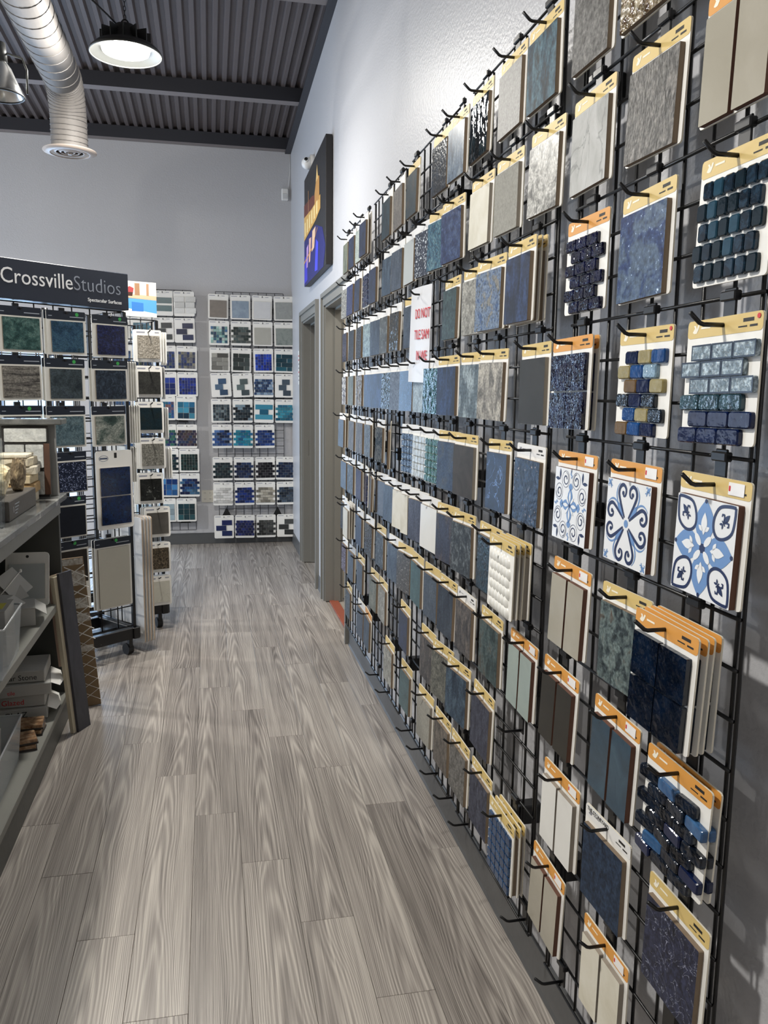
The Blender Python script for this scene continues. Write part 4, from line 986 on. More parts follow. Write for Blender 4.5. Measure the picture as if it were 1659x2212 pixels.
# ------------------------------------------------------------------ spinner racks
def spinner(label, ax, ay, ang, side, dep, z0, z1, cell=.0762):
    """square wire tower; (ax, ay) = right front corner, faces numbered 0 front,1 right,2 back,3 left"""
    e = Vector((math.cos(ang), math.sin(ang), 0)); n = Vector((math.sin(ang), -math.cos(ang), 0))
    ctr = Vector((ax, ay, 0))-e*side/2-n*dep/2
    t = thing('spinner_rack', label, 'display rack', (ctr.x, ctr.y, 0), (0, 0, ang))
    a = tube(((0, 0, z0), (0, 0, z1)), .0036, M_black, 5)
    k = int(round((z1-z0)/cell/1.5))
    for f in range(4):
        rz = f*math.pi/2; h, g_ = (side/2, dep/2) if f % 2 == 0 else (dep/2, side/2); nn = int(round(2*h/.1)); b = tube(((-h, 0, 0), (h, 0, 0)), .0036, M_black, 5)
        def at(x, y): return (x*math.cos(rz)-y*math.sin(rz), x*math.sin(rz)+y*math.cos(rz), 0)
        obj('corner_post', box(-.01, .01, -.01, .01, z0-.02, z1, M_black, .002), t, at(h, -g_), (0, 0, rz))
        for i in range(1, nn): obj('vertical_wire', a, t, at(-h+2*h*i/nn, -g_), (0, 0, rz))
        for i in range(k+1):
            p = at(0, -g_-.003); obj('horizontal_wire', b, t, (p[0], p[1], z0+(z1-z0)*i/k), (0, 0, rz))
        p = at(0, -g_); obj('base_rail', box(-h-.03, h+.03, -.02, .02, -.02, .045, M_black, .003), t, (p[0], p[1], .115), (0, 0, rz))
        p = at(h-.03, -g_); c = obj('caster', box(-.012, .012, -.012, .012, -.028, .02, M_black, .002), t, (p[0], p[1], .075), (0, 0, rz))
        obj('caster_wheel', mesh('wheel', *tubevf([(-.017, 0, 0), (.017, 0, 0)], .033, 18), mat('black_rubber', '17171a', .6)), c, (0, .02, -.042))
    obj('center_pole', mesh('pole', *tubevf([(0, 0, .1), (0, 0, z1)], .016, 12), M_black, smooth=True), t)
    obj('base_cross', box(-side/2, side/2, -.025, .025, .10, .13, M_black, .003), t); obj('base_cross', box(-.025, .025, -dep/2, dep/2, .10, .13, M_black, .003), t)
    return t, ctr, e, n
A1 = R(40); S1, ctr1, e1, n1 = spinner('black wire spinner rack under the dark header sign', -1.19, 4.76, A1, .72, .34, .17, 1.925)
F1 = Vector((-1.19, 4.76, 0))
def on1(u, z, off): p = F1+e1*u+n1*off; return (p.x, p.y, z)
sgn = thing('header_sign', 'long dark navy header sign with white lettering on the spinner rack', 'sign', on1(-.365, 1.93, .0), (0, 0, A1))
obj('sign_board', box(-.375, .36, -.06, .04, 0, .19, mat('navy_sign', '1b2231', .4), .003), sgn)
Mtw = mat('sign_white', 'e8e8e8', .4); Mtg = mat('sign_grey', '8b919c', .4)
t1 = text_mesh('Crossville', .104, Mtw, .0008); w1 = max(v.co.x for v in t1.vertices)
t2 = text_mesh('Studios', .104, Mtg, .0008, bold=-.0012)
w2 = max(v.co.x for v in t2.vertices)
kx = .655/(w1+w2+.004)
for me in (t1, t2): me.transform(Matrix.Diagonal((kx, 1, 1, 1)))
obj('white_lettering', t1, sgn, (-.345, -.0606, .075)); obj('grey_lettering', t2, sgn, (-.345+(w1+.004)*kx, -.0606, .075))
obj('small_lettering', text_mesh('Spectacular Surfaces', .0245, Mtw, .0006, 'RIGHT', .0004), sgn, (.315, -.0606, .027))
M_grn = mat('green_sticker', '3fae52', .4); M_frame = mat('grey_white_board', 'e6e4dc', .5)
def navy_card(loc, rz, w, h, code, label, tile=(.84, .70), dot=None, edge=M_frame, rg=rnd, roll=0, two=False, header=True):
    t = thing('header_sample_board', label, 'sample board', loc, (0, R(roll), rz), 'sample boards on the front spinner rack')
    obj('board', plate(-w/2, w/2, -h, 0, .006, .006, edge), t)
    hh = .044 if header else 0
    if header:
        hb = obj('header_band', plate(-w/2, w/2, -hh, 0, .0008, .005, M_navyhd), t, (0, -.006, 0))
        obj('header_print', mesh('pr', [(.02, 0, -.03), (w/2-.01, 0, -.03), (w/2-.01, 0, -.026), (.02, 0, -.026), (-w/2+.01, 0, -.028), (-w/2+.03, 0, -.028), (-w/2+.03, 0, -.025), (-w/2+.01, 0, -.025)], [(0, 1, 2, 3), (4, 5, 6, 7)], mat('pale_print', 'aeb4bd', .6)), hb, (0, -.0012, 0))
        obj('hang_slot', box(-.014, .014, -.0012, -.0008, -.012, -.006, M_black), hb)
        if dot is not None: obj('green_sticker', plate(dot-.0095, dot+.0095, -.024, -.005, .0004, .0094, M_grn), hb, (0, -.0012, 0))
    tw, th = w*tile[0], h*tile[1]
    m = LK[code][1]
    if two:
        for k in range(2): obj('tile', tile_me(round(tw, 4), round(th/2-.006, 4), .008, m, M_body2), t, (0, -.006, -h*.205-th/4-k*th/2))
    else: obj('tile', tile_me(round(tw, 4), round(th, 4), .008, m, M_body2), t, (0, -.006, -hh-.008-th/2))
    return t
look('seagreen', 'sea green fan', ['2f5a58', '4a7a74', '7aa49a'], sc=20, rough=.3, bump=.1)
look('lagoon', 'lagoon blue', ['1f4a5c', '2f5a80', '4a7c9c', '24404c'], sc=12, rough=.3)
look('midnight', 'midnight blue patterned', ['0c0f40', '161e5c', '2a3880'], sc=60, rough=.2)
look('agate', 'banded grey agate', ['2c2a28', '5c5854', '8a857c', '4a4642'], sc=14, st=(.25, 1, 2.6), rough=.3, dist=1.2)
look('storm', 'stormy blue grey', ['2a3844', '44545c', '5c6c74', '3c4c60'], sc=9, rough=.35)
look('slatestreak', 'slanted slate', ['232c38', '36465a', '5c7088'], sc=16, st=(1, 1, .8), rough=.35, dist=2.5)
look('mist', 'misty aqua', ['5c7c88', '7494a0', '8aa8b0'], sc=26, rough=.35)
look('seascape', 'seascape', ['3c5450', '5a746c', '9aa096', 'b4b0a0'], sc=5, st=(.8, 1, 1.6), rough=.35, dist=.8, contrast=1.2)
look('navyspeck', 'specked navy', ['141c38', '1f2a4c', '2c3a5c'], sc=60, speck='8a94b0', spth=.62, spsc=160, rough=.3)
look('plainnavy', 'plain slate navy', ['222a3a', '283042'], sc=10, rough=.4)
look('coffee', 'coffee brown', ['2e2822', '3a322a'], sc=20, st=V3, rough=.4)
look('deepblue', 'deep blue', ['061a48', '0f3478', '0a2450', '1a4a8c'], sc=16, rough=.15)
look('bone', 'bone white', ['bcb9ac', 'c2bfb2'], sc=5, rough=.4)
look('wavybeige', 'wavy beige', ['8a8274', 'a89f90', 'b8b0a2'], sc=30, rough=.4, bump=.4, dist=2)
look('basalt', 'basalt', ['2e2e2c', '3e3e3a'], sc=14, rough=.45)
look('petrol', 'petrol blue', ['14262e', '1c3a48', '2a3838'], sc=10, rough=.35)
look('pewter', 'pewter waved', ['6a6860', '86847a', 'a09d92'], sc=30, rough=.4, dist=2, bump=.2)
look('blackmarble', 'black marbled', ['1c1d1c', '2c2e2c'], sc=20, speck='6a6c68', spth=.68, spsc=60, rough=.3)
look('stonegrey', 'stone grey', ['56524c', '625e58'], sc=12, rough=.45)
look('granite', 'brown granite', ['2e281f', '55493a', '7a6a54'], sc=60, rough=.35)
look('calacatta', 'white veined marble', ['c2bfb2', 'cac7ba'], sc=12, vein='8c8a80', veinw=.004, rough=.25)
F1C = [ # u centre, top z, width, height, look, tile fractions, dot
 (-.615, 1.899, .218, .218, 'seagreen', (.86, .70), None), (-.628, 1.668, .218, .218, 'agate', (.86, .70), None), (-.632, 1.425, .218, .215, 'plainnavy', (.86, .70), .04),
 (-.373, 1.897, .215, .218, 'lagoon', (.82, .70), .06), (-.390, 1.660, .220, .213, 'storm', (.80, .70), .05), (-.395, 1.421, .215, .212, 'mist', (.86, .70), None),
 (-.380, 1.186, .175, .212, 'navyspeck', (.90, .72), None), (-.390, .955, .172, .216, 'plainnavy', (.88, .72), .045), (-.390, .721, .175, .38, 'coffee', (.84, .46), .01),
 (-.120, 1.894, .215, .218, 'midnight', (.78, .70), .06), (-.132, 1.660, .218, .216, 'slatestreak', (.84, .70), .05), (-.147, 1.419, .208, .212, 'seascape', (.84, .70), None),
 (-.152, .703, .225, .39, 'bone', (.86, .84), .02)]
pos1 = ['left column, top', 'left column, second', 'left column, third', 'middle column, top', 'middle column, second', 'middle column, third', 'middle column, fourth', 'middle column, fifth', 'middle column, lowest', 'right column, top', 'right column, second', 'right column, third', 'right column, lowest']
for i, (u, z, w, h, code, tf, dot) in enumerate(F1C):
    navy_card(on1(u, z, .045), A1, w, h, code, '%s tile board on the front spinner rack, %s' % (LK[code][0], pos1[i]), tf, dot, roll=rnd.uniform(-.8, .8))
    if i in (3, 4, 5, 10, 12): navy_card(on1(u-.006, z+.001, .030), A1, w, h, 'basalt', 'board tucked behind the %s board on the front spinner rack' % LK[code][0], tf, None)
    hk = thing('wire_peg', 'black peg behind the %s board on the front spinner rack, %s' % (LK[code][0], pos1[i]), 'hook', on1(u, z-.012, .004), (0, 0, A1), 'pegs on the spinner racks')
    obj('prong', tube(((0, 0, 0), (0, -.05, 0), (0, -.058, .008)), .0035, M_black, 6), hk); obj('clip', box(-.016, .016, -.012, 0, -.02, .03, M_black, .002), hk)
# tall white board with two blue tiles
tb = navy_card(on1(-.128, 1.181, .05), A1, .225, .428, 'deepblue', 'tall white board with two blue tiles on the front spinner rack', (.82, .74), None, M_white, header=False, two=True)
for c in tb.children:
    if c.name.startswith('board'): c.data = plate(-.1125, .1125, -.428, 0, .006, .016, M_white)
obj('oval_emblem', mesh('oval', *tubevf([(-.065+.028*math.cos(2*math.pi*i/20), -.0064, -.04+.015*math.sin(2*math.pi*i/20)) for i in range(21)], .0012, 4), mat('print_slate', '5a6478', .5)), tb)
obj('emblem_print', box(-.088, -.042, -.0066, -.006, -.045, -.036, mat('print_slate', '5a6478', .5)), tb)
obj('hang_slot', box(.0, .016, -.0068, -.006, -.04, -.012, M_ink), tb)
# stacks hung on the right face of the front spinner
F1R = R(40)+math.pi/2
def on1r(d, z, off): p = F1-n1*d+e1*off; return (p.x, p.y, z)
for (z, h, cnt, nm) in ((1.66, .215, 4, 'upper'), (1.42, .21, 5, 'middle'), (1.19, .2, 3, 'lower')):
    for k in range(cnt):
        t = thing('header_sample_board', '%s edge-on board from outside in the %s side stack of the front spinner' % (ORD[cnt-1-k], nm), 'sample board', on1r(.13, z, .03+.016*k), (0, 0, F1R), 'side stacks of the front spinner rack')
        obj('board', plate(-.11, .11, -h, 0, .006, .006, M_frame), t); obj('header_band', plate(-.11, .11, -.036, 0, .0008, .005, M_navyhd), t, (0, -.006, 0))
        obj('tile', tile_me(.18, .15, .006, LK['basalt'][1], M_body2), t, (0, -.006, -.12))
for k in range(4):
    t = thing('large_sample_board', '%s tall white board from outside in the stack beside the spinner base' % ORD[3-k], 'sample board', on1r(.17, .79, .05+.021*k), (0, 0, F1R), 'tall white boards beside the spinner base')
    obj('board', plate(-.2, .2, -.735, 0, .008, .014, mat('board_white', 'd9d8d6', .5), mat('board_edge_tan', 'b8a692', .7)), t)
    obj('tile', tile_me(.34, .62, .006, LK['bone'][1], M_body2), t, (0, -.008, -.37))
# second spinner behind, pool poster on top
A2 = R(20); S2, ctr2, e2, n2 = spinner('black wire spinner rack standing behind the first', -1.05, 5.28, A2, .56, .5, .17, 1.925)
F2 = Vector((-1.05, 5.28, 0))
def on2(u, z, off): p = F2+e2*u+n2*off; return (p.x, p.y, z)
A2L = [('wavybeige', 1.864, -.068), ('basalt', 1.651, -.07), ('petrol', 1.436, -.067), ('pewter', 1.217, -.062), ('blackmarble', 1.002, -.08), ('stonegrey', .79, -.044), ('granite', .566, -.047), ('calacatta', .353, -.047)]
for i, (code, z, u) in enumerate(A2L):
    for k in range(2 if i not in (0, 2) else 1, -1, -1):
        t = thing('framed_sample_board', ('%s tile in a white frame on the rear spinner, %s from the top' % (LK[code][0], ORD[i])) if k == 0 else '%s white frame behind the %s tile on the rear spinner' % (ORD[k-1], LK[code][0]), 'sample board', on2(u-.008*k, z, .055-.0155*k), (0, 0, A2), 'white framed boards on the rear spinner rack')
        obj('frame_board', plate(-.08, .08, -.19, 0, .006, .012, M_white), t)
        obj('tile', tile_me(.132, .134, .008, LK[code][1], M_body2), t, (0, -.006, -.035-.067))
        if k == 0:
            obj('hook_tip', tube(((.0, -.003, -.014), (0, -.02, -.014), (.004, -.04, -.004)), .0035, M_black, 6), t)
            obj('board_print', mesh('pr', [(-.07, -.0064, -.02), (-.02, -.0064, -.02), (-.02, -.0064, -.012), (-.07, -.0064, -.012), (.04, -.0064, -.018), (.065, -.0064, -.018), (.065, -.0064, -.012), (.04, -.0064, -.012)], [(0, 1, 2, 3), (4, 5, 6, 7)], mat('faint_print', '9a9ca8', .6)), t)
# boards edge-on at the right face of the rear spinner
def on2r(d, z, off): p = F2-n2*d+e2*off; return (p.x, p.y, z)
for (z, cnt, nm) in ((1.86, 3, 'top'), (1.65, 2, 'second'), (1.40, 3, 'third'), (1.15, 4, 'fourth')):
    for k in range(cnt):
        t = thing('framed_sample_board', '%s edge-on white board in the %s side stack of the rear spinner' % (ORD[k], nm), 'sample board', on2r(.12, z, .03+.016*k), (0, 0, A2+math.pi/2), 'side stacks of the rear spinner rack')
        obj('frame_board', plate(-.1, .1, -.2, 0, .006, .014, M_white), t); obj('tile', tile_me(.14, .14, .006, LK['bone'][1], M_body2), t, (0, -.006, -.11))
ps = thing('pool_poster', 'glossy poster of a blue pool and terracotta terrace above the rear spinner', 'poster', on2(-.26, 1.945, -.02), (0, 0, A2))
obj('poster_panel', box(.06, .27, -.006, 0, 0, .205, mat('poster_white', 'f3efe8', .3)), ps)
def pblot(name, P, col, y=-.0063): obj(name, prism(P, .0004, mat('print_'+col, col, .3), y), ps)
pblot('printed_wall', [(.06, .12), (.27, .115), (.27, .2), (.06, .2)], 'f1e3d2')
pblot('printed_terrace', [(.06, .105), (.27, .10), (.27, .125), (.06, .13)], 'd8b494', -.0068)
pblot('printed_pool', [(.06, .0), (.09, .0), (.27, .02), (.27, .10), (.06, .11)], '5a9fd8', -.0068)
pblot('printed_pool_deep', [(.12, .03), (.19, .03), (.19, .08), (.12, .085)], '3f7cc4', -.0075)
pblot('printed_coping', [(.06, .0), (.27, .0), (.27, .022), (.06, .05)], 'f6f2ea', -.0072)
pblot('printed_door', [(.14, .125), (.17, .125), (.17, .195), (.14, .195)], 'a07a5c', -.0072); pblot('printed_door', [(.21, .125), (.225, .125), (.225, .195), (.21, .195)], 'b08a6c', -.0072)
pblot('printed_flowers', [(.09, .14), (.13, .14), (.135, .165), (.11, .175), (.085, .16)], 'a8484a', -.0074); pblot('printed_pot', [(.095, .118), (.125, .118), (.13, .14), (.09, .14)], '4a3028', -.0072)

# ------------------------------------------------------------------ counter shelf at the left
M_lam = mat('grey_laminate', '50514d', .45); M_shelf = mat('pale_shelf', '86867f', .5)
M_marb = tmat('grey_marble_top', ['4c4d4c', '6b6c6a', '8c8c88'], sc=5, st=(1, .5, 1), rough=.18, vein='c9c8c2', veinw=.02)
X0, X1, YA, YB = -1.96, -1.405, .9, 3.86
cs = thing('counter_shelf', 'grey open counter shelf with marble top at the left edge', 'shelf', (X1, YB, 0))
def B(name, x0, x1, y0, y1, z0, z1, m, b=.002, p=cs): return obj(name, box(round(x0-X1, 4), round(x1-X1, 4), round(y0-YB, 4), round(y1-YB, 4), z0, z1, m, b), p)
B('marble_top', X0, X1+.02, YA, YB+.06, 1.012, 1.04, M_marb, .004); B('top_apron', X0, X1, YA, YB, .955, 1.012, mat('light_grey_edge', '84857f', .4))
B('end_panel', X0, X1-.004, YB-.03, YB, 0, .955, M_lam); B('end_panel', X0, X1-.004, YA, YA+.03, 0, .955, M_lam)
B('back_panel', X0, X0+.015, YA+.03, YB-.03, 0, .955, mat('dark_back_panel', '1c1c1c', .6)); B('middle_shelf', X0+.015, X1-.006, YA+.03, YB-.03, .545, .58, M_shelf)
B('bottom_shelf', X0+.015, X1, YA+.03, YB-.03, .10, .13, M_shelf); B('kick_board', X1-.03, X1-.002, YA+.03, YB-.03, .0, .10, M_lam)
# upper display riser on the counter
rs = thing('display_riser', 'raised marble ledge with a pale end post on the counter', 'display stand', (-1.7, 3.83, 1.04))
obj('end_post', box(-.25, .295, -.012, .012, 0, .315, mat('pale_grey_post', 'a3a39f', .5), .002), rs); obj('marble_ledge', box(-.25, .335, -.09, .05, .315, .34, M_marb, .004), rs)
obj('rear_post', box(-.25, -.22, -.28, -.02, 0, .315, mat('pale_grey_post', 'a3a39f', .5), .002), rs)
M_silver = tmat('silver_glass', ['b4b6b2', 'd0d2ce', 'eceee8'], sc=30, rough=.35, bump=.5, bsc=55)
gb = thing('glass_tile_board', 'board of crinkled silver glass tiles under the marble ledge', 'sample board', (-1.515, 3.75, 1.135), (R(-4), 0, 0))
obj('dark_backer', box(-.095, .09, -.004, .01, -.09, .215, mat('dark_grout', '26221f', .7), .001), gb)
for (x, z, w, h) in ((-.0, .175, .17, .058), (-.045, .085, .078, .10), (.035, .085, .072, .10), (-.045, -.03, .078, .10), (.035, -.03, .072, .10)): obj('glass_tile', pillow(w, h, .008, M_silver), gb, (x, -.004, z))
obj('wood_edge', box(.072, .095, -.008, .006, -.08, .14, tmat('walnut_edge', ['4c3020', '6a4630'], sc=20, st=(1, 1, .2), rough=.5)), gb)
# limestone blocks in a pile
LB = [('e0d6c0', 'c9bda2'), ('c9a878', 'b08c5c'), ('d9c8a4', 'c8b48c'), ('d0c8b4', 'b4ab96'), ('ddd2b8', 'c8bca0'), ('e8dfc8', 'd4c8aa')]
nmz = ['bottom', 'tan second', 'sandy third', 'speckled fourth', 'chipped fifth', 'topmost pale']
z = 1.04
for k, (c1, c2) in enumerate(LB):
    h = [.038, .040, .034, .034, .034, .014][k]
    m = tmat('limestone_%d' % k, [c2, c1, c1], sc=60, rough=.85, bump=.3, bsc=90)
    b = thing('stone_block', '%s limestone block in the pile on the counter' % nmz[k], 'stone', (-1.515+[.0, .008, 0, .012, -.004, -.012][k], 3.635+[0, .01, 0, .02, .01, 0][k], z), (0, 0, R([0, 2, -1, 5, -3, 1][k])), 'limestone blocks on the counter')
    obj('block', box(-.052-(.02 if k > 1 else 0), .052, -.075, .075, 0, h, m, .003), b); 
    if k in (3, 4): obj('broken_face', mesh('chip', [(-.06, -.078, .002), (.03, -.076, .003), (.045, -.0765, h-.003), (-.05, -.078, h-.003), (-.015, -.092, h*.5), (.01, -.083, h*.4)], [(0, 1, 5, 4), (1, 2, 5), (2, 3, 4, 5), (3, 0, 4)], m), b)
    z += h+.0015
# grey sample box with rough stone on it
bx = thing('grey_display_box', 'long grey display box with small white print on the counter', 'box', (-1.50, 3.30, 1.04))
obj('box_body', box(-.075, .06, -.23, .23, 0, .072, mat('warm_grey_card', '57524c', .5), .003), bx)
obj('print', text_mesh('1', .03, mat('sign_white', 'e8e8e8', .4), .0003), bx, (.0604, -.17, .025), (0, 0, R(90)))
for k in range(4): obj('print_line', box(.0600, .0604, -.14, -.14+.07-.012*k, .05-k*.011, .053-k*.011, mat('pale_print', 'aeb4bd', .6)), bx)
def rock(name, label, loc, s, cols, seed, squash=(1, 1, 1)):
    import bmesh
    bm = bmesh.new(); bmesh.ops.create_icosphere(bm, subdivisions=4, radius=1)
    rg = random.Random(seed); D = [(Vector((rg.gauss(0, 1), rg.gauss(0, 1), rg.gauss(0, 1))).normalized(), rg.uniform(.62, .9)) for _ in range(22)]
    from mathutils import noise
    for v in bm.verts:
        p = v.co.copy()
        for d, k in D:
            q = p.dot(d)
            if q > k: p -= d*(q-k)
        p += v.co*noise.noise(v.co*6)*.06+v.co*noise.noise(v.co*17)*.03
        v.co = Vector((p.x*s[0], p.y*s[1], max(p.z, -.75)*s[2]))
    z0 = min(v.co.z for v in bm.verts)
    for v in bm.verts: v.co.z -= z0
    me = bpy.data.meshes.new('rock'); bm.to_mesh(me); bm.free(); me.materials.append(tmat('rock_'+name, cols, sc=22, rough=.9, bump=.6, bsc=60))
    o = obj(name, me, None, loc); tag(o, label, 'stone'); return o
rock('split_stone', 'rough golden split-face stone lying on the grey box', (-1.53, 3.19, 1.1125), (.075, .17, .085), ['a08c68', 'dcc99c', 'f0e4c4', 'e4d4a8'], 4)
rock('weathered_stone', 'jagged grey-brown stone leaning at the end of the golden stone', (-1.478, 3.425, 1.1125), (.030, .085, .09), ['4a4036', '8a7a62', 'c4ae88'], 9)
ac = thing('acrylic_holder', 'clear acrylic literature holder at the left edge of the counter', 'holder', (-1.5, 2.93, 1.04), (R(-8), 0, 0))
M_acr = mat('clear_acrylic', 'f4f8f8', .05, trans=1.0)
obj('front_sheet', box(-.10, .068, -.003, .0, 0, .30, M_acr), ac); obj('back_sheet', box(-.10, .068, .03, .033, 0, .30, M_acr), ac); obj('foot', box(-.10, .068, -.003, .033, 0, .004, M_acr), ac)
obj('leaflet', box(-.10, .04, .012, .016, .01, .27, mat('leaflet_grey', '9a9da4', .3)), ac)
# things on the middle shelf
ab = thing('framed_sample_board', 'blank white sample board leaning at the end of the middle shelf', 'sample board', (-1.52, 3.70, .78), (R(-14), 0, 0))
obj('frame_board', plate(-.088, .088, -.2, .03, .008, .016, M_white), ab); obj('tile', tile_me(.145, .15, .008, LK['blankgrey'][1], M_body2), ab, (0, -.008, -.095)); obj('hang_hole', plate(-.006, .006, .006, .018, .0004, .005, M_ink), ab, (0, -.008, 0))
M_kraft = mat('white_carton', 'b5b4af', .6); M_bluebox = mat('blue_carton', '3a5f9a', .5)
def carton(name, label, loc, rz, w, d, h, m, flaps=False):
    t = thing(name, label, 'box', loc, (0, 0, R(rz)))
    obj('carton_body', box(-w/2, w/2, -d/2, d/2, 0, h, m, .002), t)
    obj('lid_flap', box(-w/2, w/2, -d/2, d/2, h, h+.003, m), t, (0, 0, 0), (R(0), 0, 0))
    if flaps: obj('side_flap', box(0, .05, -d/2, d/2, 0, .002, m), t, (w/2, 0, h), (0, R(35), 0))
    return t
M_clear = mat('clear_bin', 'e9eef0', .08, alpha=.35)
def bin_(label, loc, rz, w, d, h):
    t = thing('clear_bin', label, 'bin', loc, (0, 0, R(rz)))
    V = [(-w/2+.015, -d/2+.015, 0), (w/2-.015, -d/2+.015, 0), (w/2-.015, d/2-.015, 0), (-w/2+.015, d/2-.015, 0), (-w/2, -d/2, h), (w/2, -d/2, h), (w/2, d/2, h), (-w/2, d/2, h)]
    o = obj('bin_body', mesh('bin', V, [(0, 3, 2, 1), (0, 1, 5, 4), (1, 2, 6, 5), (2, 3, 7, 6), (3, 0, 4, 7)], M_clear), t); s = o.modifiers.new('t', 'SOLIDIFY'); s.thickness = .003
    obj('bin_rim', tube(((-w/2, -d/2, h), (w/2, -d/2, h), (w/2, d/2, h), (-w/2, d/2, h), (-w/2, -d/2, h)), .004, mat('bin_rim', 'd0d4d6', .2), 6), t)
    return t
bin_('clear plastic bin of cartons on the middle shelf', (-1.535, 2.86, .581), 3, .27, .34, .17)
c = carton('white_carton', 'white carton with a colour-bar label inside the middle shelf bin', (-1.475, 2.93, .586), 3, .10, .17, .185, M_kraft)
for k, cc in enumerate(('2a4a6c', '3a8a8c', 'd8d05c')): obj('colour_bar', box(-.03+.022*k, -.008+.022*k, -.05, .03, .1882, .1888, mat('bar_'+cc, cc, .4)), c)
c = carton('blue_carton', 'small blue carton standing in the middle shelf bin', (-1.475, 2.75, .586), 3, .09, .11, .115, M_bluebox)
obj('carton_print', box(.0452, .0458, -.045, .045, .085, .112, M_white), c); obj('carton_print', box(.0452, .0458, -.02, .02, .04, .065, mat('sign_white', 'e8e8e8', .4)), c)
carton('white_carton', 'open white carton behind the bin on the middle shelf', (-1.56, 3.16, .5805), -8, .16, .12, .16, M_kraft, True)
carton('white_carton', 'low white carton lying against the blank board', (-1.51, 3.42, .5805), 12, .13, .16, .07, M_kraft, True)
pp = thing('loose_papers', 'curled white papers and swabs piled on the middle shelf', 'papers', (-1.55, 3.30, .65))
for k in range(4): obj('paper_sheet', mesh('paper', [(-.06, -.05, 0), (.05, -.06, .02), (.06, .05, .05), (-.05, .06, .03)], [(0, 1, 2, 3)], M_kraft), pp, (.01*k, .03*k, .025*k), (R(10*k), R(14-8*k), R(25*k)))
obj('swab_stick', tube(((0, .0, .06), (.06, .12, .14)), .0025, M_white, 5), pp); obj('swab_tip', revolve([(0, -.008), (.005, -.004), (.005, .004), (0, .008)], 10, M_white), pp, (.06, .12, .14))
# bottom shelf
bxl = [('', 'GLAZ', 'lowest'), ('', 'Glazed', 'second'), ('', 'tile', 'third'), ('', 'ar Stone', 'topmost')]
z = .1305
for k, (_, tx, nm) in enumerate(bxl):
    w = thing('sample_box', '%s white sample box with handwriting in the bottom shelf stack' % nm, 'box', (-1.535+[.0, -.005, .015, 0][k], 3.62+[0, .015, 0, .02][k], z), (0, 0, R([8, 5, 10, 4][k])), 'handwritten boxes on the bottom shelf')
    obj('box_body', box(-.115, .085, -.11, .11, 0, .05, M_kraft, .003), w)
    obj('handwriting', text_mesh(tx, [.036, .032, .024, .032][k], M_red if k in (1, 2) else M_ink, .0003), w, (-.085+(.03 if k == 3 else 0), -.1105, .012))
    if k in (0, 2): obj('torn_wrap', mesh('wrap', [(.085, -.11, .05), (.12, -.10, .03), (.135, .02, .012), (.125, .1, .03), (.085, .11, .05)], [(0, 1, 2, 3, 4)], M_white), w)
    z += .052
bin_('clear plastic bin of tile offcuts on the bottom shelf', (-1.565, 2.93, .1305), 2, .24, .40, .17)
for k, (y, z) in enumerate(((3.385, .1305), (3.39, .1525), (3.235, .1305), (3.24, .1525))):
    t = thing('tile_offcut', '%s brown mosaic offcut on the bottom shelf, %s' % (['lower', 'upper', 'lower', 'upper'][k], ['beside the boxes', 'beside the boxes', 'beside the bin', 'beside the bin'][k]), 'tile', (-1.475, y, z), (0, 0, R(6*k)))
    obj('slab', box(-.06, .05, -.05, .05, 0, .008, mat('dark_backer', '3a322c', .7), .001), t)
    for a in range(3): obj('tile_strip', pillow(.104, .03, .012, tmat('copper_glass', ['6a4a34', '9a7858', 'c4a888'], sc=40, rough=.25)), t, (-.005, -.034+a*.034, .008), (R(-90), 0, 0))
fl = obj('offcut_board', box(-.05, .05, -.006, .006, 0, .16, M_kraft, .003), None, (-1.55, 3.0, .14), (R(-10), 0, 0)); tag(fl, 'white rounded offcut standing in the bottom shelf bin', 'tile')
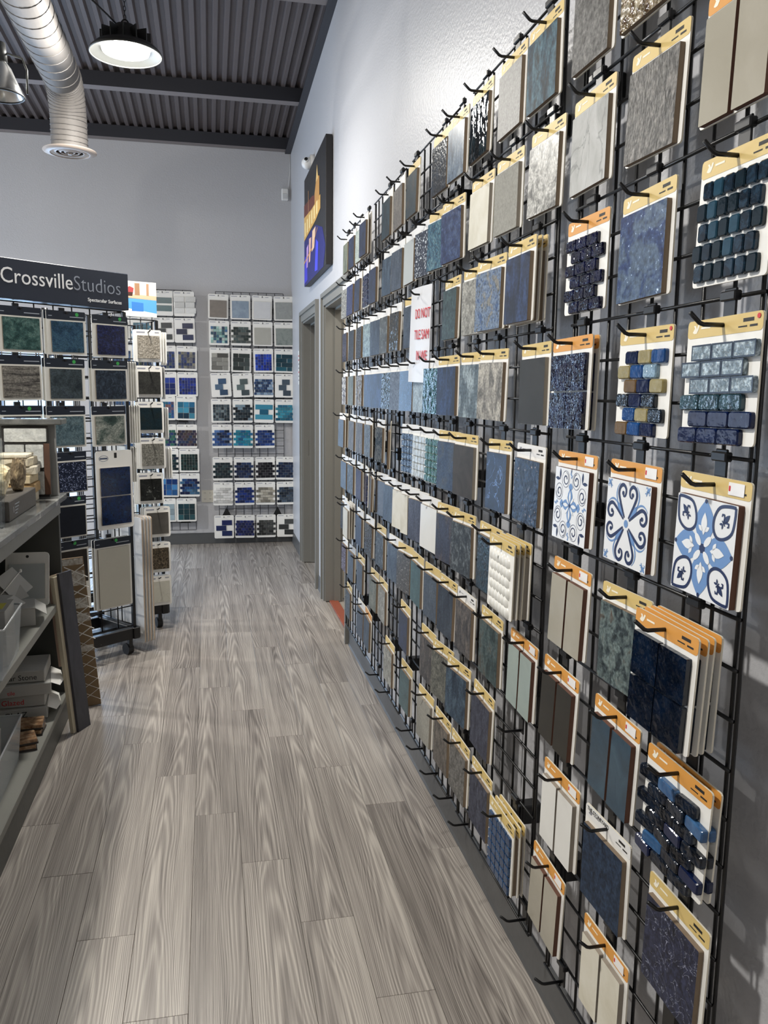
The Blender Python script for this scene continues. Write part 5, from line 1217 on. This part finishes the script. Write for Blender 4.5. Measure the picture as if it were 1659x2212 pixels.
# long boards leaning against the end of the shelf
def plank(name, label, base, top, w, t, m, m2):
    b, tp = Vector(base), Vector(top); d = tp-b; L_ = d.length
    o = thing(name, label, 'sample plank', base); zax = d.normalized(); yax = Vector((.90, -.44, 0)); xax = yax.cross(zax).normalized(); yax = zax.cross(xax).normalized()
    o.rotation_euler = Matrix((xax, yax, zax)).transposed().to_euler()
    V, F = boxvf(-w/2, w/2, -t/2, t/2, 0, L_); obj('plank_body', mesh('plank', V, F, [m2, m], [0, 0, 0, 0, 1, 0]), o)
    return o
M_edge = mat('plank_edge_cream', 'cdc2aa', .6); M_dk = tmat('dark_slate_plank', ['36363a', '42424a', '4c4c54'], sc=20, st=(1, 1, .3), rough=.5)
plank('leaning_plank', 'dark slate sample plank leaning on the shelf end, nearest the aisle', (-1.322, 3.70, .0), (-1.383, 3.745, .71), .088, .012, M_dk, M_dk)
plank('leaning_plank', 'cream edged sample plank leaning just left of the slate one', (-1.3435, 3.69, .0), (-1.4045, 3.735, .695), .092, .017, M_edge, M_edge)
plank('leaning_plank', 'short cream board tucked behind the leaning planks', (-1.388, 3.71, .30), (-1.424, 3.74, .70), .08, .012, M_edge, mat('blush_edge', 'a68c7c', .6))
lt = thing('lattice_board', 'tall brown board wrapped in white lattice mesh beside the spinner', 'sample board', (-1.325, 3.975, 0), (R(-7), R(-4.5), R(8)))
M_kr = mat('brown_board', '80684a', .6); obj('board', box(-.055, .045, -.006, .006, 0, .72, M_kr, .002), lt)
nets = []
for k in range(15):
    for sg in (1, -1):
        z0 = .02+k*.05; nets.append([(-.055*sg, z0), (.045*sg, z0+.06)])
V, F = [], []
for a, b in nets:
    if max(a[1], b[1]) > .72: continue
    v, f = tubevf([(a[0], -.0075, a[1]), (b[0], -.0075, b[1])], .0014 if a[1] < .3 else .0024, 4); o_ = len(V); V += v; F += [tuple(i+o_ for i in q) for q in f]
ne = obj('lattice_net', mesh('net', V, F, mat('net_white', 'd8d4cc', .5)), lt); ne['kind'] = 'stuff'
for (zc, hh) in ((.70, .03), (.62, .07), (.50, .05), (.43, .04), (.28, .03)):
    obj('printed_band', box(-.05, .042, -.0068, -.006, zc-hh/2, zc+hh/2, tmat('band_print', ['7a6248', 'b8b0a4', 'd8d4cc'], sc=50, rough=.6)), lt)
